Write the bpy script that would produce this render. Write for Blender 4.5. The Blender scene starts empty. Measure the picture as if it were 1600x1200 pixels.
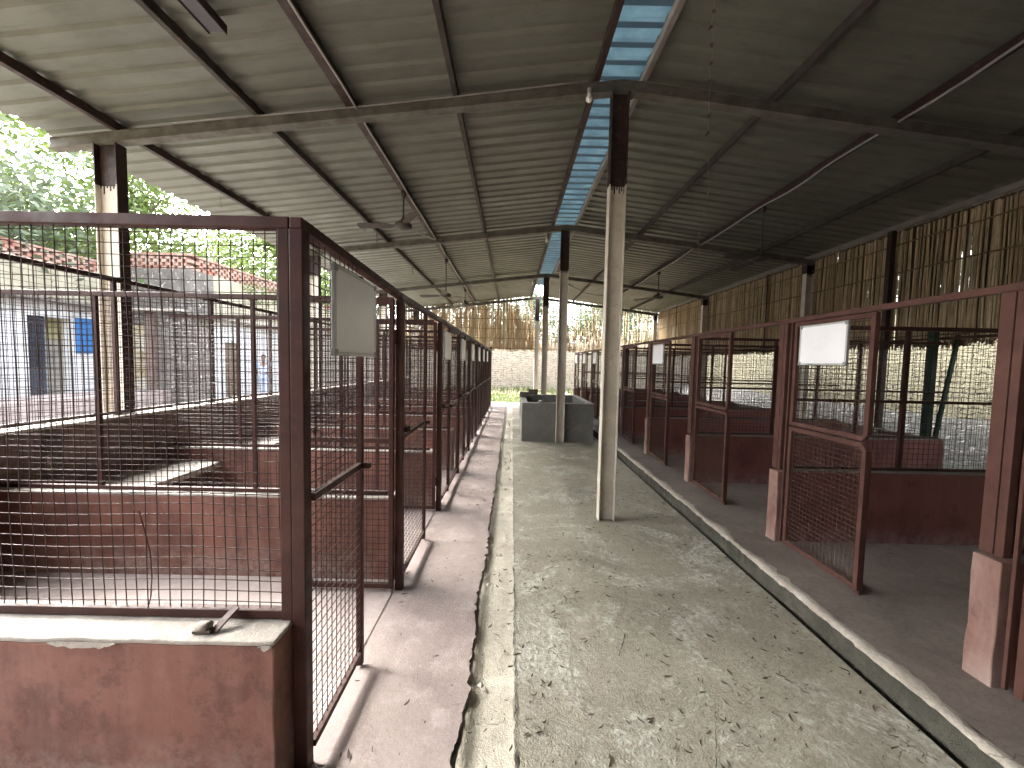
import bpy, bmesh, math, random
from mathutils import Vector, Matrix, noise
S = bpy.context.scene
C = S.collection
R = random.Random(7)
rad = math.radians

# ------------------------------------------------------------------ camera
cd = bpy.data.cameras.new('camera'); cam = bpy.data.objects.new('camera', cd); C.objects.link(cam)
cd.sensor_width = 36; cd.lens = 13.5; cd.clip_start = 0.05; cd.clip_end = 600
Yc = Vector((0, 33/600, -1)).normalized()
rr = rad(1.2)
Zc = Vector((math.sin(rr), math.cos(rr), 0)); Zc = (Zc - Zc.dot(Yc)*Yc).normalized()
Xc = Yc.cross(Zc)
cam.matrix_world = Matrix.Translation((0, 0, 1.6)) @ Matrix((Xc, Yc, Zc)).to_4x4()
S.camera = cam
# ------------------------------------------------------------------ world, sun, exposure
SUN_EL, SUN_AZ = rad(38), rad(-62)           # azimuth measured from +Y towards +X
w = bpy.data.worlds.new('World'); S.world = w; w.use_nodes = True
nt = w.node_tree; bg = nt.nodes['Background']
sky = nt.nodes.new('ShaderNodeTexSky'); sky.sky_type = 'NISHITA'; sky.sun_disc = False
sky.sun_elevation = SUN_EL; sky.sun_rotation = SUN_AZ; sky.dust_density = 7; sky.air_density = 1.0; sky.ozone_density = 0.6
hs_ = nt.nodes.new('ShaderNodeHueSaturation'); hs_.inputs['Saturation'].default_value = .30; hs_.inputs['Value'].default_value = 1.1
nt.links.new(sky.outputs[0], hs_.inputs['Color']); nt.links.new(hs_.outputs[0], bg.inputs[0])   # thin overcast: nearly white sky; bg.inputs[1].default_value = 0.15
sd = bpy.data.lights.new('sun', 'SUN'); sd.energy = .5; sd.angle = rad(35); sd.color = (1, .96, .9)
sun = bpy.data.objects.new('sun', sd); C.objects.link(sun)
dirv = Vector((math.sin(SUN_AZ)*math.cos(SUN_EL), math.cos(SUN_AZ)*math.cos(SUN_EL), math.sin(SUN_EL)))
sun.rotation_euler = dirv.to_track_quat('Z', 'Y').to_euler(); sun.location = (-30, 10, 40)
S.view_settings.view_transform = 'Standard'; S.view_settings.look = 'None'
S.view_settings.exposure = 1.95; S.view_settings.gamma = 1; S.view_settings.use_curve_mapping = False
S.cycles.use_denoising = True
S.cycles.max_bounces = 8; S.cycles.diffuse_bounces = 6; S.cycles.transparent_max_bounces = 12

# ------------------------------------------------------------------ materials
class NT:
    def __init__(s, name):
        s.m = bpy.data.materials.new(name); s.m.use_nodes = True
        s.t = s.m.node_tree; s.b = s.t.nodes['Principled BSDF']
        s.g = s.t.nodes.new('ShaderNodeNewGeometry')
        s.pos = s.g.outputs['Position']
    def n(s, kind, **k):
        x = s.t.nodes.new(kind)
        for a, v in k.items(): setattr(x, a, v)
        return x
    def l(s, a, b): s.t.links.new(a, b)
    def mapping(s, scale=(1, 1, 1), loc=(0, 0, 0), src=None):
        x = s.n('ShaderNodeMapping'); x.inputs['Scale'].default_value = scale; x.inputs['Location'].default_value = loc
        s.l(src or s.pos, x.inputs[0]); return x.outputs[0]
    def noise(s, scale, detail=5, rough=.6, src=None, dist=0):
        x = s.n('ShaderNodeTexNoise'); x.inputs['Scale'].default_value = scale
        x.inputs['Detail'].default_value = detail; x.inputs['Roughness'].default_value = rough
        x.inputs['Distortion'].default_value = dist
        s.l(src or s.pos, x.inputs['Vector']); return x.outputs[0]
    def voro(s, scale, feature='F1', src=None, out='Distance'):
        x = s.n('ShaderNodeTexVoronoi', feature=feature); x.inputs['Scale'].default_value = scale
        s.l(src or s.pos, x.inputs['Vector']); return x.outputs[out]
    def ramp(s, src, a, b, lo=0., hi=1.):
        x = s.n('ShaderNodeMapRange'); x.inputs[1].default_value = a; x.inputs[2].default_value = b
        x.inputs[3].default_value = lo; x.inputs[4].default_value = hi; s.l(src, x.inputs[0]); return x.outputs[0]
    def mix(s, f, a, b, mode='MIX'):
        x = s.n('ShaderNodeMix', data_type='RGBA', blend_type=mode)
        for i, v in ((0, f), (6, a), (7, b)):
            if isinstance(v, bpy.types.NodeSocket): s.l(v, x.inputs[i])
            elif i == 0: x.inputs[0].default_value = v
            else: x.inputs[i].default_value = (*v, 1)
        return x.outputs[2]
    def math(s, op, a, b=0.):
        x = s.n('ShaderNodeMath', operation=op)
        for i, v in ((0, a), (1, b)):
            if isinstance(v, bpy.types.NodeSocket): s.l(v, x.inputs[i])
            else: x.inputs[i].default_value = v
        return x.outputs[0]
    def bump(s, h, strength=.3, dist=.01, prev=None):
        x = s.n('ShaderNodeBump'); x.inputs['Strength'].default_value = strength; x.inputs['Distance'].default_value = dist
        s.l(h, x.inputs['Height'])
        if prev: s.l(prev, x.inputs['Normal'])
        return x.outputs[0]
    def done(s, col, rough=.8, nrm=None, metal=0, spec=.3):
        if isinstance(col, bpy.types.NodeSocket): s.l(col, s.b.inputs['Base Color'])
        else: s.b.inputs['Base Color'].default_value = (*col, 1)
        if isinstance(rough, bpy.types.NodeSocket): s.l(rough, s.b.inputs['Roughness'])
        else: s.b.inputs['Roughness'].default_value = rough
        s.b.inputs['Metallic'].default_value = metal
        s.b.inputs['Specular IOR Level'].default_value = spec
        if nrm: s.l(nrm, s.b.inputs['Normal'])
        return s.m

def simple(name, c1, c2, scale=4, rough=.75, bump=.2, bscale=60, bdist=.003, metal=0, spec=.3, lo=.35, hi=.65, speck=None):
    s = NT(name)
    f = s.ramp(s.noise(scale, 6, .65), lo, hi)
    col = s.mix(f, c1, c2)
    if speck:
        col = s.mix(s.ramp(s.noise(bscale*.6, 3, .7), .58, .68), col, speck)
    nr = s.bump(s.noise(bscale, 4, .7), bump, bdist)
    return s.done(col, rough, nr, metal, spec)

def concrete(name, base, dark, light, patch=None, grain=1.0, damp=None):
    s = NT(name)
    big = s.noise(.9, 6, .65, dist=.6); mid = s.noise(5, 6, .7); fine = s.noise(48, 6, .8); grit = s.voro(120)
    col = s.mix(s.ramp(big, .38, .62), base, dark)
    col = s.mix(s.math('MULTIPLY', s.ramp(mid, .5, .72), .8), col, light)
    if patch:
        p = s.math('MULTIPLY', s.ramp(s.noise(1.5, 8, .78, src=s.mapping(loc=(3.1, 7.7, 0)), dist=.8), .50, .60), s.ramp(s.noise(28, 5, .75), .40, .58))
        col = s.mix(s.math('MULTIPLY', p, .9), col, patch)
    col = s.mix(s.math('MULTIPLY', s.ramp(s.noise(2.2, 8, .78, src=s.mapping(loc=(5, 2, 1))), .46, .58), .50*grain), col, dark)
    col = s.mix(s.ramp(fine, .66, .40, 0, .16*grain), col, light)
    col = s.mix(s.ramp(fine, .46, .70, 0, .45*grain), col, tuple(x*.45 for x in dark))
    pits = s.ramp(s.voro(26), .04, .10, 1, 0)
    pits = s.math('MULTIPLY', pits, s.ramp(s.noise(7, 4), .44, .56))
    col = s.mix(s.math('MULTIPLY', pits, .6), col, tuple(x*.4 for x in dark))
    # hairline cracks with a shape of their own
    wv = s.n('ShaderNodeVectorMath', operation='ADD'); s.l(s.pos, wv.inputs[0])
    nz = s.n('ShaderNodeTexNoise'); nz.inputs['Scale'].default_value = 3; nz.inputs['Detail'].default_value = 6; s.l(s.pos, nz.inputs['Vector'])
    s.l(nz.outputs['Color'], wv.inputs[1])
    ck = s.ramp(s.voro(.9, 'DISTANCE_TO_EDGE', src=wv.outputs[0]), .0, .006, 1, 0)
    ck = s.math('MULTIPLY', ck, s.ramp(s.noise(1.1, 2), .5, .56))
    col = s.mix(s.math('MULTIPLY', ck, .7), col, tuple(x*.35 for x in dark))
    h = s.math('ADD', s.math('MULTIPLY', fine, .6), s.math('MULTIPLY', grit, .5))
    h = s.math('ADD', h, s.math('MULTIPLY', mid, 2.2))
    if patch: h = s.math('ADD', h, s.math('MULTIPLY', p, 1.0))
    h = s.math('SUBTRACT', h, s.math('MULTIPLY', ck, .8))
    nr = s.bump(h, .55*grain, .012)
    ro = s.ramp(mid, .3, .7, .6, .9)
    return s.done(col, ro, nr, 0, .35)

M = {}
M['aisle'] = concrete('grey_concrete', (.325, .300, .238), (.205, .190, .146), (.41, .382, .31), (.60, .60, .54), 1.1)
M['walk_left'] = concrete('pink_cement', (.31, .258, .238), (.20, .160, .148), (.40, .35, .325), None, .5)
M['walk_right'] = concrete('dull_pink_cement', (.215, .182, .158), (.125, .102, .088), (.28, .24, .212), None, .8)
M['penfloor'] = concrete('pen_floor_cement', (.36, .31, .29), (.24, .20, .185), (.44, .39, .36), None, .5)
M['channel'] = concrete('drain_cement', (.46, .43, .35), (.30, .275, .22), (.58, .55, .47), None, .8)
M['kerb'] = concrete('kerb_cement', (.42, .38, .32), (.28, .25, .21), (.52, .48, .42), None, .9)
M['tub'] = concrete('grey_render', (.225, .222, .20), (.15, .148, .132), (.29, .285, .26), None, .5)
M['tubtop'] = concrete('pale_render', (.46, .45, .42), (.36, .35, .33), (.55, .54, .5), None, .4)
M['backpath'] = concrete('dull_outer_concrete', (.045, .047, .043), (.03, .031, .028), (.065, .067, .06), None, .8)
M['kerbface'] = concrete('dark_kerb_face', (.055, .052, .04), (.035, .036, .026), (.12, .11, .09), None, .8)  # dark tone for the kerb face and the floor cracks
M['yard'] = concrete('pale_yard_earth', (.30, .28, .245), (.23, .21, .18), (.36, .34, .30), None, .8)
M['earthdark'] = simple('darkened_earth', (.12, .10, .07), (.17, .145, .105), 1.2, .95, .6, 12, .03)
M['earth'] = simple('earth', (.25, .2, .13), (.33, .29, .2), 1.2, .95, .6, 12, .03)

def redwall(name, c, d, pale):
    s = NT(name)
    big = s.noise(1.6, 7, .62, dist=.5); mid = s.noise(9, 6, .7); fine = s.noise(90, 4, .7)
    streak = s.noise(5, 5, .65, src=s.mapping((3, 3, .5)))
    col = s.mix(s.ramp(big, .44, .60), c, d)
    col = s.mix(s.math('MULTIPLY', s.ramp(s.noise(3.3, 8, .8, src=s.mapping(loc=(2, 8, 4))), .54, .60), .5), col, tuple(x*.6 for x in d))
    col = s.mix(s.math('MULTIPLY', s.ramp(streak, .45, .75), .30), col, pale)
    col = s.mix(s.math('MULTIPLY', s.ramp(mid, .60, .78), .35), col, pale)
    sep = s.n('ShaderNodeSeparateXYZ'); s.l(s.pos, sep.inputs[0])
    spl = s.math('MULTIPLY', s.ramp(sep.outputs[2], .26, .05), s.ramp(s.noise(7, 6, .8), .40, .62))   # splashed dirt near the floor
    col = s.mix(s.math('MULTIPLY', spl, .65), col, (.33, .28, .25))
    col = s.mix(s.ramp(s.voro(60), .05, .09, .4, 0), col, pale)
    h = s.math('ADD', s.math('MULTIPLY', mid, 1.0), s.math('MULTIPLY', fine, .35))
    return s.done(col, s.ramp(mid, .3, .7, .5, .8), s.bump(h, .35, .012), 0, .35)
M['redwall'] = redwall('red_oxide_plaster', (.172, .076, .054), (.092, .038, .029), (.27, .155, .12))
M['redwall_dull'] = redwall('dull_red_oxide_plaster', (.17, .06, .05), (.12, .042, .036), (.24, .11, .09))
M['pinkend'] = redwall('chalky_pink_plaster', (.23, .135, .11), (.17, .092, .075), (.42, .33, .29))
M['walltop'] = concrete('wall_top_cement', (.38, .35, .31), (.25, .225, .195), (.48, .455, .41), None, .6)
M['dulltop'] = concrete('dull_wall_top', (.22, .19, .17), (.15, .13, .11), (.3, .27, .24), None, .6)
M['darkplaster'] = simple('dark_stained_plaster', (.10, .075, .068), (.17, .12, .10), 2.5, .85, .4, 30, .01, speck=(.2, .17, .15))
def steel(name, c, d, dust, rust=(.16, .07, .035), ro=.5):
    s = NT(name)
    col = s.mix(s.ramp(s.noise(6, 5, .6), .35, .65), c, d)
    col = s.mix(s.math('MULTIPLY', s.ramp(s.noise(22, 6, .75), .56, .68), .6), col, rust)
    nz = s.n('ShaderNodeSeparateXYZ'); s.l(s.g.outputs['Normal'], nz.inputs[0])
    du = s.math('MULTIPLY', s.ramp(nz.outputs[2], .5, .95), s.ramp(s.noise(30, 5, .7), .3, .55))
    col = s.mix(s.math('MULTIPLY', du, .7), col, dust)
    return s.done(col, s.ramp(s.noise(14, 4), .3, .7, ro-.1, ro+.2), s.bump(s.noise(120, 3, .6), .12, .002), 0, .22)
M['red'] = steel('red_oxide_steel', (.056, .021, .016), (.036, .0145, .0115), (.11, .08, .07), rust=(.075, .03, .023))
M['redR'] = steel('faded_red_oxide_steel', (.098, .046, .036), (.068, .031, .025), (.2, .14, .12), rust=(.08, .033, .026))
M['wire'] = steel('red_oxide_wire', (.035, .018, .015), (.025, .013, .011), (.05, .03, .025), ro=.6)
M['wireR'] = steel('dusty_wire', (.10, .06, .05), (.07, .04, .033), (.14, .10, .085), ro=.6)
M['darksteel'] = steel('dark_primer_steel', (.028, .018, .016), (.045, .028, .024), (.12, .10, .08), ro=.5)
M['purlin'] = steel('brown_purlin_steel', (.034, .031, .027), (.058, .052, .044), (.22, .19, .16), ro=.6)
M['purlin_pale'] = steel('dusty_purlin_steel', (.20, .185, .165), (.15, .135, .12), (.3, .28, .25), rust=(.15, .10, .07), ro=.5)
M['rafter'] = steel('dusty_rafter_steel', (.135, .130, .110), (.080, .075, .063), (.30, .285, .25), rust=(.08, .05, .035), ro=.7)
M['cream'] = steel('chalky_cream_column_paint', (.60, .56, .48), (.50, .46, .39), (.5, .46, .4), rust=(.30, .23, .16), ro=.7)
M['greensteel'] = steel('dark_green_steel', (.006, .028, .018), (.010, .038, .026), (.1, .12, .1), rust=(.05, .05, .03))
M['conduit'] = simple('grey_conduit', (.34, .33, .31), (.22, .21, .2), 5, .5, .05)
M['fan'] = simple('dusty_brown_fan_metal', (.035, .028, .024), (.06, .05, .042), 6, .5, .08)
M['alu'] = simple('aluminium_trim', (.55, .56, .56), (.45, .46, .46), 8, .35, .05, metal=.6)
M['plastic'] = simple('grey_plastic', (.28, .29, .3), (.22, .23, .24), 8, .5, .05)
M['board'] = simple('white_board_enamel', (.86, .87, .90), (.80, .81, .84), 5, .28, .02, spec=.5)
M['fixture'] = simple('grey_fixture_metal', (.05, .05, .058), (.065, .065, .073), 4, .5, .05)
M['stone'] = simple('mortar_lump', (.34, .31, .27), (.22, .2, .17), 30, .9, .5, 60, .01)
M['brickbit'] = simple('dark_block', (.09, .075, .065), (.15, .12, .1), 10, .9, .5, 60, .01)
M['black'] = simple('black_cable', (.02, .02, .02), (.035, .03, .03), 8, .5, .05)
M['glass'] = simple('frosted_bulb_glass', (.75, .73, .68), (.7, .68, .6), 8, .2, .0, spec=.6)
M['thread'] = simple('dusty_thread', (.30, .27, .22), (.2, .18, .14), 8, .9, .0)
M['dryleaf'] = simple('dry_leaf', (.035, .028, .02), (.075, .055, .035), 25, .8, .2, 90, .002)

# roof sheeting
s = NT('galvanised_sheet')
c_ = s.mix(s.ramp(s.noise(1.1, 6, .6), .35, .65), (.152, .158, .130), (.112, .117, .095))
c_ = s.mix(s.math('MULTIPLY', s.ramp(s.noise(2.5, 6, .7, src=s.mapping((1, 6, 1))), .5, .72), .55), c_, (.078, .078, .062))
c_ = s.mix(s.math('MULTIPLY', s.ramp(s.noise(16, 5, .75), .6, .72), .35), c_, (.07, .058, .045))
M['sheet'] = s.done(c_, s.ramp(s.noise(3, 4), .3, .7, .42, .62), s.bump(s.noise(6, 4, .6), .15, .01), .15, .35)
# blue translucent ridge sheet
s = NT('blue_translucent_sheet')
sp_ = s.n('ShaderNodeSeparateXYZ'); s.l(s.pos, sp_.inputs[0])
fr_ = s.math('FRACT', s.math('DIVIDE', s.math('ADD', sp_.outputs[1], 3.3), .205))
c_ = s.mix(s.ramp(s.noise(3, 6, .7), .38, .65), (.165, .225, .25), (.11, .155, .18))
c_ = s.mix(s.math('MULTIPLY', s.ramp(fr_, .56, .60), s.ramp(fr_, .93, .88)), c_, (.07, .095, .11))   # rib shading put into the colour as darker bands
s.done(c_, .5, None, 0, .3)
tr = s.n('ShaderNodeBsdfTranslucent'); s.l(c_, tr.inputs[0]); mx = s.n('ShaderNodeMixShader'); mx.inputs[0].default_value = .42
s.l(s.b.outputs[0], mx.inputs[1]); s.l(tr.outputs[0], mx.inputs[2]); s.l(mx.outputs[0], s.t.nodes['Material Output'].inputs[0])
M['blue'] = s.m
# bamboo / reed
def reed(name, a, b, c):
    s = NT(name)
    rn = s.g.outputs['Random Per Island']
    col = s.mix(s.ramp(rn, 0, .5), a, b); col = s.mix(s.ramp(rn, .55, 1), col, c)
    col = s.mix(s.math('MULTIPLY', s.ramp(s.noise(5, 5, .7, src=s.mapping((4, 4, 1))), .45, .7), .6), col, tuple(x*.45 for x in b))
    return s.done(col, .65, s.bump(s.noise(30, 4, .7, src=s.mapping((4, 4, .6))), .3, .004), 0, .3)
M['reed'] = reed('dry_bamboo', (.56, .44, .27), (.32, .235, .135), (.66, .55, .37))
M['reedback'] = reed('shaded_gap_bamboo', (.11, .078, .042), (.07, .048, .026), (.15, .11, .065))  # back layer coloured dark to stand for shade in the stick gaps
M['reedband'] = reed('bamboo_band', (.20, .14, .08), (.16, .11, .06), (.25, .18, .1))
# foliage
def leafm(name, a, b, c):
    s = NT(name)
    rn = s.g.outputs['Random Per Island']
    col = s.mix(rn, a, b); col = s.mix(s.ramp(s.noise(.5, 4), .45, .7), col, c)
    s.done(col, .55, None, 0, .3)
    tr = s.n('ShaderNodeBsdfTranslucent'); s.l(col, tr.inputs[0]); mx = s.n('ShaderNodeMixShader'); mx.inputs[0].default_value = .25
    s.l(s.b.outputs[0], mx.inputs[1]); s.l(tr.outputs[0], mx.inputs[2]); s.l(mx.outputs[0], s.t.nodes['Material Output'].inputs[0])
    return s.m
M['leafA'] = leafm('yellow_green_leaves', (.10, .145, .035), (.05, .085, .02), (.135, .175, .05))
M['leafB'] = leafm('grey_green_leaves', (.085, .115, .065), (.045, .07, .036), (.12, .145, .095))
M['grass'] = leafm('grass_blades', (.07, .12, .025), (.045, .09, .018), (.11, .13, .045))
M['bark'] = simple('bark', (.12, .09, .065), (.07, .055, .04), 6, .9, .6, 20, .03)

def brickm(name, brick1, brick2, mortar, sc=1, rough_amt=.12, plaster=None, plast_z=None, axis='yz', w_=.5, h_=.25):
    s = NT(name)
    sep = s.n('ShaderNodeSeparateXYZ')
    nz = s.n('ShaderNodeTexNoise'); nz.inputs['Scale'].default_value = 3.5; nz.inputs['Detail'].default_value = 5; s.l(s.pos, nz.inputs['Vector'])
    sub = s.n('ShaderNodeVectorMath', operation='SUBTRACT'); s.l(nz.outputs['Color'], sub.inputs[0]); sub.inputs[1].default_value = (.5, .5, .5)
    scl = s.n('ShaderNodeVectorMath', operation='SCALE'); s.l(sub.outputs[0], scl.inputs[0]); scl.inputs['Scale'].default_value = rough_amt
    add = s.n('ShaderNodeVectorMath', operation='ADD'); s.l(s.pos, add.inputs[0]); s.l(scl.outputs[0], add.inputs[1])
    s.l(add.outputs[0], sep.inputs[0])
    cmb = s.n('ShaderNodeCombineXYZ')
    s.l(sep.outputs[1 if axis[0] == 'y' else 0], cmb.inputs[0]); s.l(sep.outputs[2], cmb.inputs[1])
    br = s.n('ShaderNodeTexBrick'); s.l(cmb.outputs[0], br.inputs['Vector'])
    br.inputs['Color1'].default_value = (*brick1, 1); br.inputs['Color2'].default_value = (*brick2, 1); br.inputs['Mortar'].default_value = (*mortar, 1)
    br.inputs['Scale'].default_value = sc; br.inputs['Mortar Size'].default_value = .014; br.inputs['Mortar Smooth'].default_value = .6
    br.inputs['Brick Width'].default_value = w_; br.inputs['Row Height'].default_value = h_; br.inputs['Bias'].default_value = 0
    col = s.mix(s.math('MULTIPLY', s.ramp(s.noise(6, 6, .7), .5, .7), .6), br.outputs[0], tuple(x*.5 for x in brick2))
    keep = s.ramp(s.noise(4.5, 5, .7, src=s.mapping((1, 1, 1), (9, 3, 5))), .42, .56)
    col = s.mix(keep, s.mix(s.noise(14, 5, .7), brick1, brick2), col)   # mortar smeared over in places
    if plaster:
        col = s.mix(s.ramp(s.noise(1.3, 7, .7), .5, .58), col, plaster)
    h = s.math('ADD', s.math('MULTIPLY', br.outputs[1], -1.), s.math('MULTIPLY', s.noise(9, 6, .75), 1.2))
    return s.done(col, .9, s.bump(h, .7, .03), 0, .2)
M['brickR'] = brickm('limewashed_brick', (.082, .077, .053), (.056, .052, .035), (.006, .005, .004), 1, .26, w_=.29, h_=.105)
M['brickB'] = brickm('whitewashed_rubble', (.36, .335, .29), (.28, .255, .22), (.06, .043, .032), 1, .22, w_=.30, h_=.11, axis='xz')
M['mound'] = simple('ashy_soil', (.026, .026, .024), (.045, .044, .04), 2.5, .95, .8, 14, .05, speck=(.16, .165, .165))
M['white'] = simple('whitewash', (.46, .47, .49), (.38, .38, .375), 1.5, .9, .3, 20, .01)
M['yellowwash'] = simple('yellowed_whitewash', (.30, .285, .22), (.21, .19, .14), 1.6, .9, .4, 18, .015, speck=(.25, .21, .16))
M['weathered'] = simple('rain_blackened_plaster', (.075, .068, .062), (.13, .12, .108), 1.8, .9, .5, 14, .02, speck=(.34, .3, .25))
M['tanplaster'] = brickm('patchy_limewash', (.34, .30, .20), (.26, .21, .14), (.10, .06, .04), 1, .1, plaster=(.38, .355, .29), axis='xz', w_=.24, h_=.09)
M['redbrick'] = simple('old_red_brick', (.22, .085, .06), (.28, .22, .18), 3, .9, .5, 20, .02, speck=(.36, .32, .28))
M['shutter'] = simple('blue_paint', (.025, .11, .28), (.02, .085, .22), 6, .5, .1)
M['darkdoor'] = simple('dark_grille_paint', (.02, .025, .04), (.03, .035, .05), 6, .5, .1)
M['browndoor'] = simple('brown_wood', (.11, .08, .055), (.075, .055, .04), 6, .7, .3, 20)
M['yellow'] = simple('yellow_wash', (.26, .25, .15), (.22, .21, .12), 3, .8, .1)
M['greydoor'] = simple('grey_inner_wall', (.24, .24, .22), (.16, .16, .15), 2, .8, .2)
M['skin'] = simple('skin', (.16, .085, .055), (.14, .07, .045), 6, .6, .05)
M['cloth'] = simple('pale_blue_cloth', (.42, .50, .66), (.36, .44, .6), 6, .85, .2)
M['hair'] = simple('black_hair', (.012, .01, .01), (.02, .016, .014), 20, .6, .2)

# ------------------------------------------------------------------ helpers
class MB:
    def __init__(s): s.v = []; s.f = []
    def box(s, x0, x1, y0, y1, z0, z1):
        b = len(s.v)
        s.v += [(x, y, z) for z in (z0, z1) for y in (y0, y1) for x in (x0, x1)]
        s.f += [(b, b+2, b+3, b+1), (b+4, b+5, b+7, b+6), (b, b+1, b+5, b+4), (b+2, b+6, b+7, b+3), (b, b+4, b+6, b+2), (b+1, b+3, b+7, b+5)]
        return s
    def bar(s, p, q, w_, h_, up=(0, 0, 1)):
        p, q = Vector(p), Vector(q); d = (q-p).normalized(); up = Vector(up)
        if abs(d.dot(up)) > .98: up = Vector((0, 1, 0))
        a = d.cross(up).normalized()*w_/2; b_ = a.cross(d).normalized()*h_/2
        b = len(s.v)
        for c in (p, q): s.v += [tuple(c-a-b_), tuple(c+a-b_), tuple(c+a+b_), tuple(c-a+b_)]
        s.f += [(b, b+3, b+2, b+1), (b+4, b+5, b+6, b+7)] + [(b+i, b+(i+1) % 4, b+4+(i+1) % 4, b+4+i) for i in range(4)]
        return s
    def tube(s, pts, r, n=6, caps=True, r2=None):
        pts = [Vector(p) for p in pts]; b = len(s.v); k = len(pts)
        d0 = (pts[1]-pts[0]).normalized()
        ref = Vector((0, 0, 1)) if abs(d0.z) < .9 else Vector((0, 1, 0))
        for i, p in enumerate(pts):
            d = (pts[min(i+1, k-1)]-pts[max(i-1, 0)]).normalized()
            a = d.cross(ref).normalized(); c = a.cross(d)
            ri = r if r2 is None else r+(r2-r)*i/(k-1)
            for j in range(n):
                t = 2*math.pi*(j+.5)/n; s.v.append(tuple(p+(a*math.cos(t)+c*math.sin(t))*ri))
        for i in range(k-1):
            for j in range(n): s.f.append((b+i*n+j, b+i*n+(j+1) % n, b+(i+1)*n+(j+1) % n, b+(i+1)*n+j))
        if caps:
            s.f.append(tuple(b+j for j in range(n))[::-1]); s.f.append(tuple(b+(k-1)*n+j for j in range(n)))
        return s
    def lathe(s, prof, c=(0, 0, 0), n=16):
        b = len(s.v)
        for r, z in prof:
            for j in range(n): s.v.append((c[0]+r*math.cos(2*math.pi*j/n), c[1]+r*math.sin(2*math.pi*j/n), c[2]+z))
        for i in range(len(prof)-1):
            for j in range(n): s.f.append((b+i*n+j, b+i*n+(j+1) % n, b+(i+1)*n+(j+1) % n, b+(i+1)*n+j))
        return s
    def poly(s, pts):
        b = len(s.v); s.v += [tuple(p) for p in pts]; s.f.append(tuple(range(b, b+len(pts)))); return s
    def build(s, name, mat, parent=None, bevel=0, smooth=False, mats=None, seg=2):
        me = bpy.data.meshes.new(name); me.from_pydata(s.v, [], s.f); me.update()
        bm = bmesh.new(); bm.from_mesh(me); bmesh.ops.recalc_face_normals(bm, faces=bm.faces); bm.to_mesh(me); bm.free()
        o = bpy.data.objects.new(name, me); C.objects.link(o)
        me.materials.append(M[mat])
        if smooth:
            for p in me.polygons: p.use_smooth = True
        if bevel:
            m = o.modifiers.new('bevel', 'BEVEL'); m.width = bevel; m.segments = seg; m.limit_method = 'ANGLE'; m.angle_limit = rad(40)
        if parent is not None:
            o.parent = parent; o.matrix_parent_inverse = Matrix.Translation(-Vector(parent.location))
        return o
def tag(o, label=None, cat=None, group=None, kind=None):
    if label: o['label'] = label
    if cat: o['category'] = cat
    if group: o['group'] = group
    if kind: o['kind'] = kind
    return o
def empty(name, loc, label, cat, group=None):
    o = bpy.data.objects.new(name, None); C.objects.link(o); o.location = loc; o.empty_display_size = .2
    return tag(o, label, cat, group)
def struct(o): o['kind'] = 'structure'; return o
def grid_mesh(x0, x1, nx, y0, y1, ny, zf, name, mat, xf=None):
    m = MB()
    for j in range(ny+1):
        for i in range(nx+1):
            x = x0+(x1-x0)*i/nx; y = y0+(y1-y0)*j/ny
            if xf: x = xf(x, y, i, nx)
            m.v.append((x, y, zf(x, y)))
    for j in range(ny):
        for i in range(nx):
            a = j*(nx+1)+i; m.f.append((a, a+1, a+nx+2, a+nx+1))
    return m.build(name, mat, smooth=True)
ORD = ['first', 'second', 'third', 'fourth', 'fifth', 'sixth', 'seventh', 'eighth', 'ninth', 'tenth', 'eleventh', 'twelfth']

# ------------------------------------------------------------------ ground
def n3(x, y, z=0): return noise.noise(Vector((x, y, z)))
def jag(y, sd_): return .016*n3(y*1.4, sd_)+.014*n3(y*7, sd_+5)+.014*n3(y*23, sd_+9)+.010*n3(y*57, sd_+2)
struct(grid_mesh(-90, 90, 12, -60, 120, 12, lambda x, y: -.09, 'ground', 'earth'))
struct(grid_mesh(-13, -3.75, 10, 3.0, 26, 12, lambda x, y: -.03, 'yard', 'yard'))
struct(grid_mesh(-13, -4.6, 10, -9, 3.0, 12, lambda x, y: -.032, 'yard_earth', 'earthdark'))  # unseen ground made darker to cut bounce light on the near roof
# aisle with a ragged edge against the drain
def aisle_x(x, y, i, nx): return x+(jag(y, 3.3)*.8 if i == 0 else 0)
struct(grid_mesh(.045, 1.855, 24, -4, 15.6, 1100, lambda x, y: .006*n3(x*1.5, y*1.5)+.003*n3(x*6, y*6)+.002, 'aisle_floor', 'aisle', aisle_x))
def lw_x(x, y, i, nx): return x+(jag(y, 8.1)*1.25-.02*math.exp(-((y-1.45)/.16)**2) if i == nx else 0)
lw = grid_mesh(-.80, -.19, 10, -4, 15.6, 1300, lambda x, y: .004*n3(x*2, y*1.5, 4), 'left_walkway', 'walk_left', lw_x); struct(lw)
# ragged riser of the walkway slab
m = MB()
ys = [-4+19.6*j/1300 for j in range(1301)]
for j, y in enumerate(ys):
    x = lw_x(-.19, y, 1, 1); m.v += [(x, y, .004*n3(x*2, y*1.5, 4)), (x-.012+.012*n3(y*12, 2), y, -.05)]
for j in range(1300): m.f.append((2*j, 2*j+1, 2*j+3, 2*j+2))
struct(m.build('walkway_edge', 'walk_left'))
def chz(x, y):
    t = (x+.20)/.26
    prof = -.034+.024*max(0, 1-abs(t-.08)/.2) - .004*math.sin(t*6) + .010*max(0, (t-.8)/.2)
    return prof+.006*n3(x*9, y*3)+.004*n3(x*22, y*22)
struct(grid_mesh(-.235, .085, 16, -4, 15.6, 900, chz, 'drain_channel', 'channel'))
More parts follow.
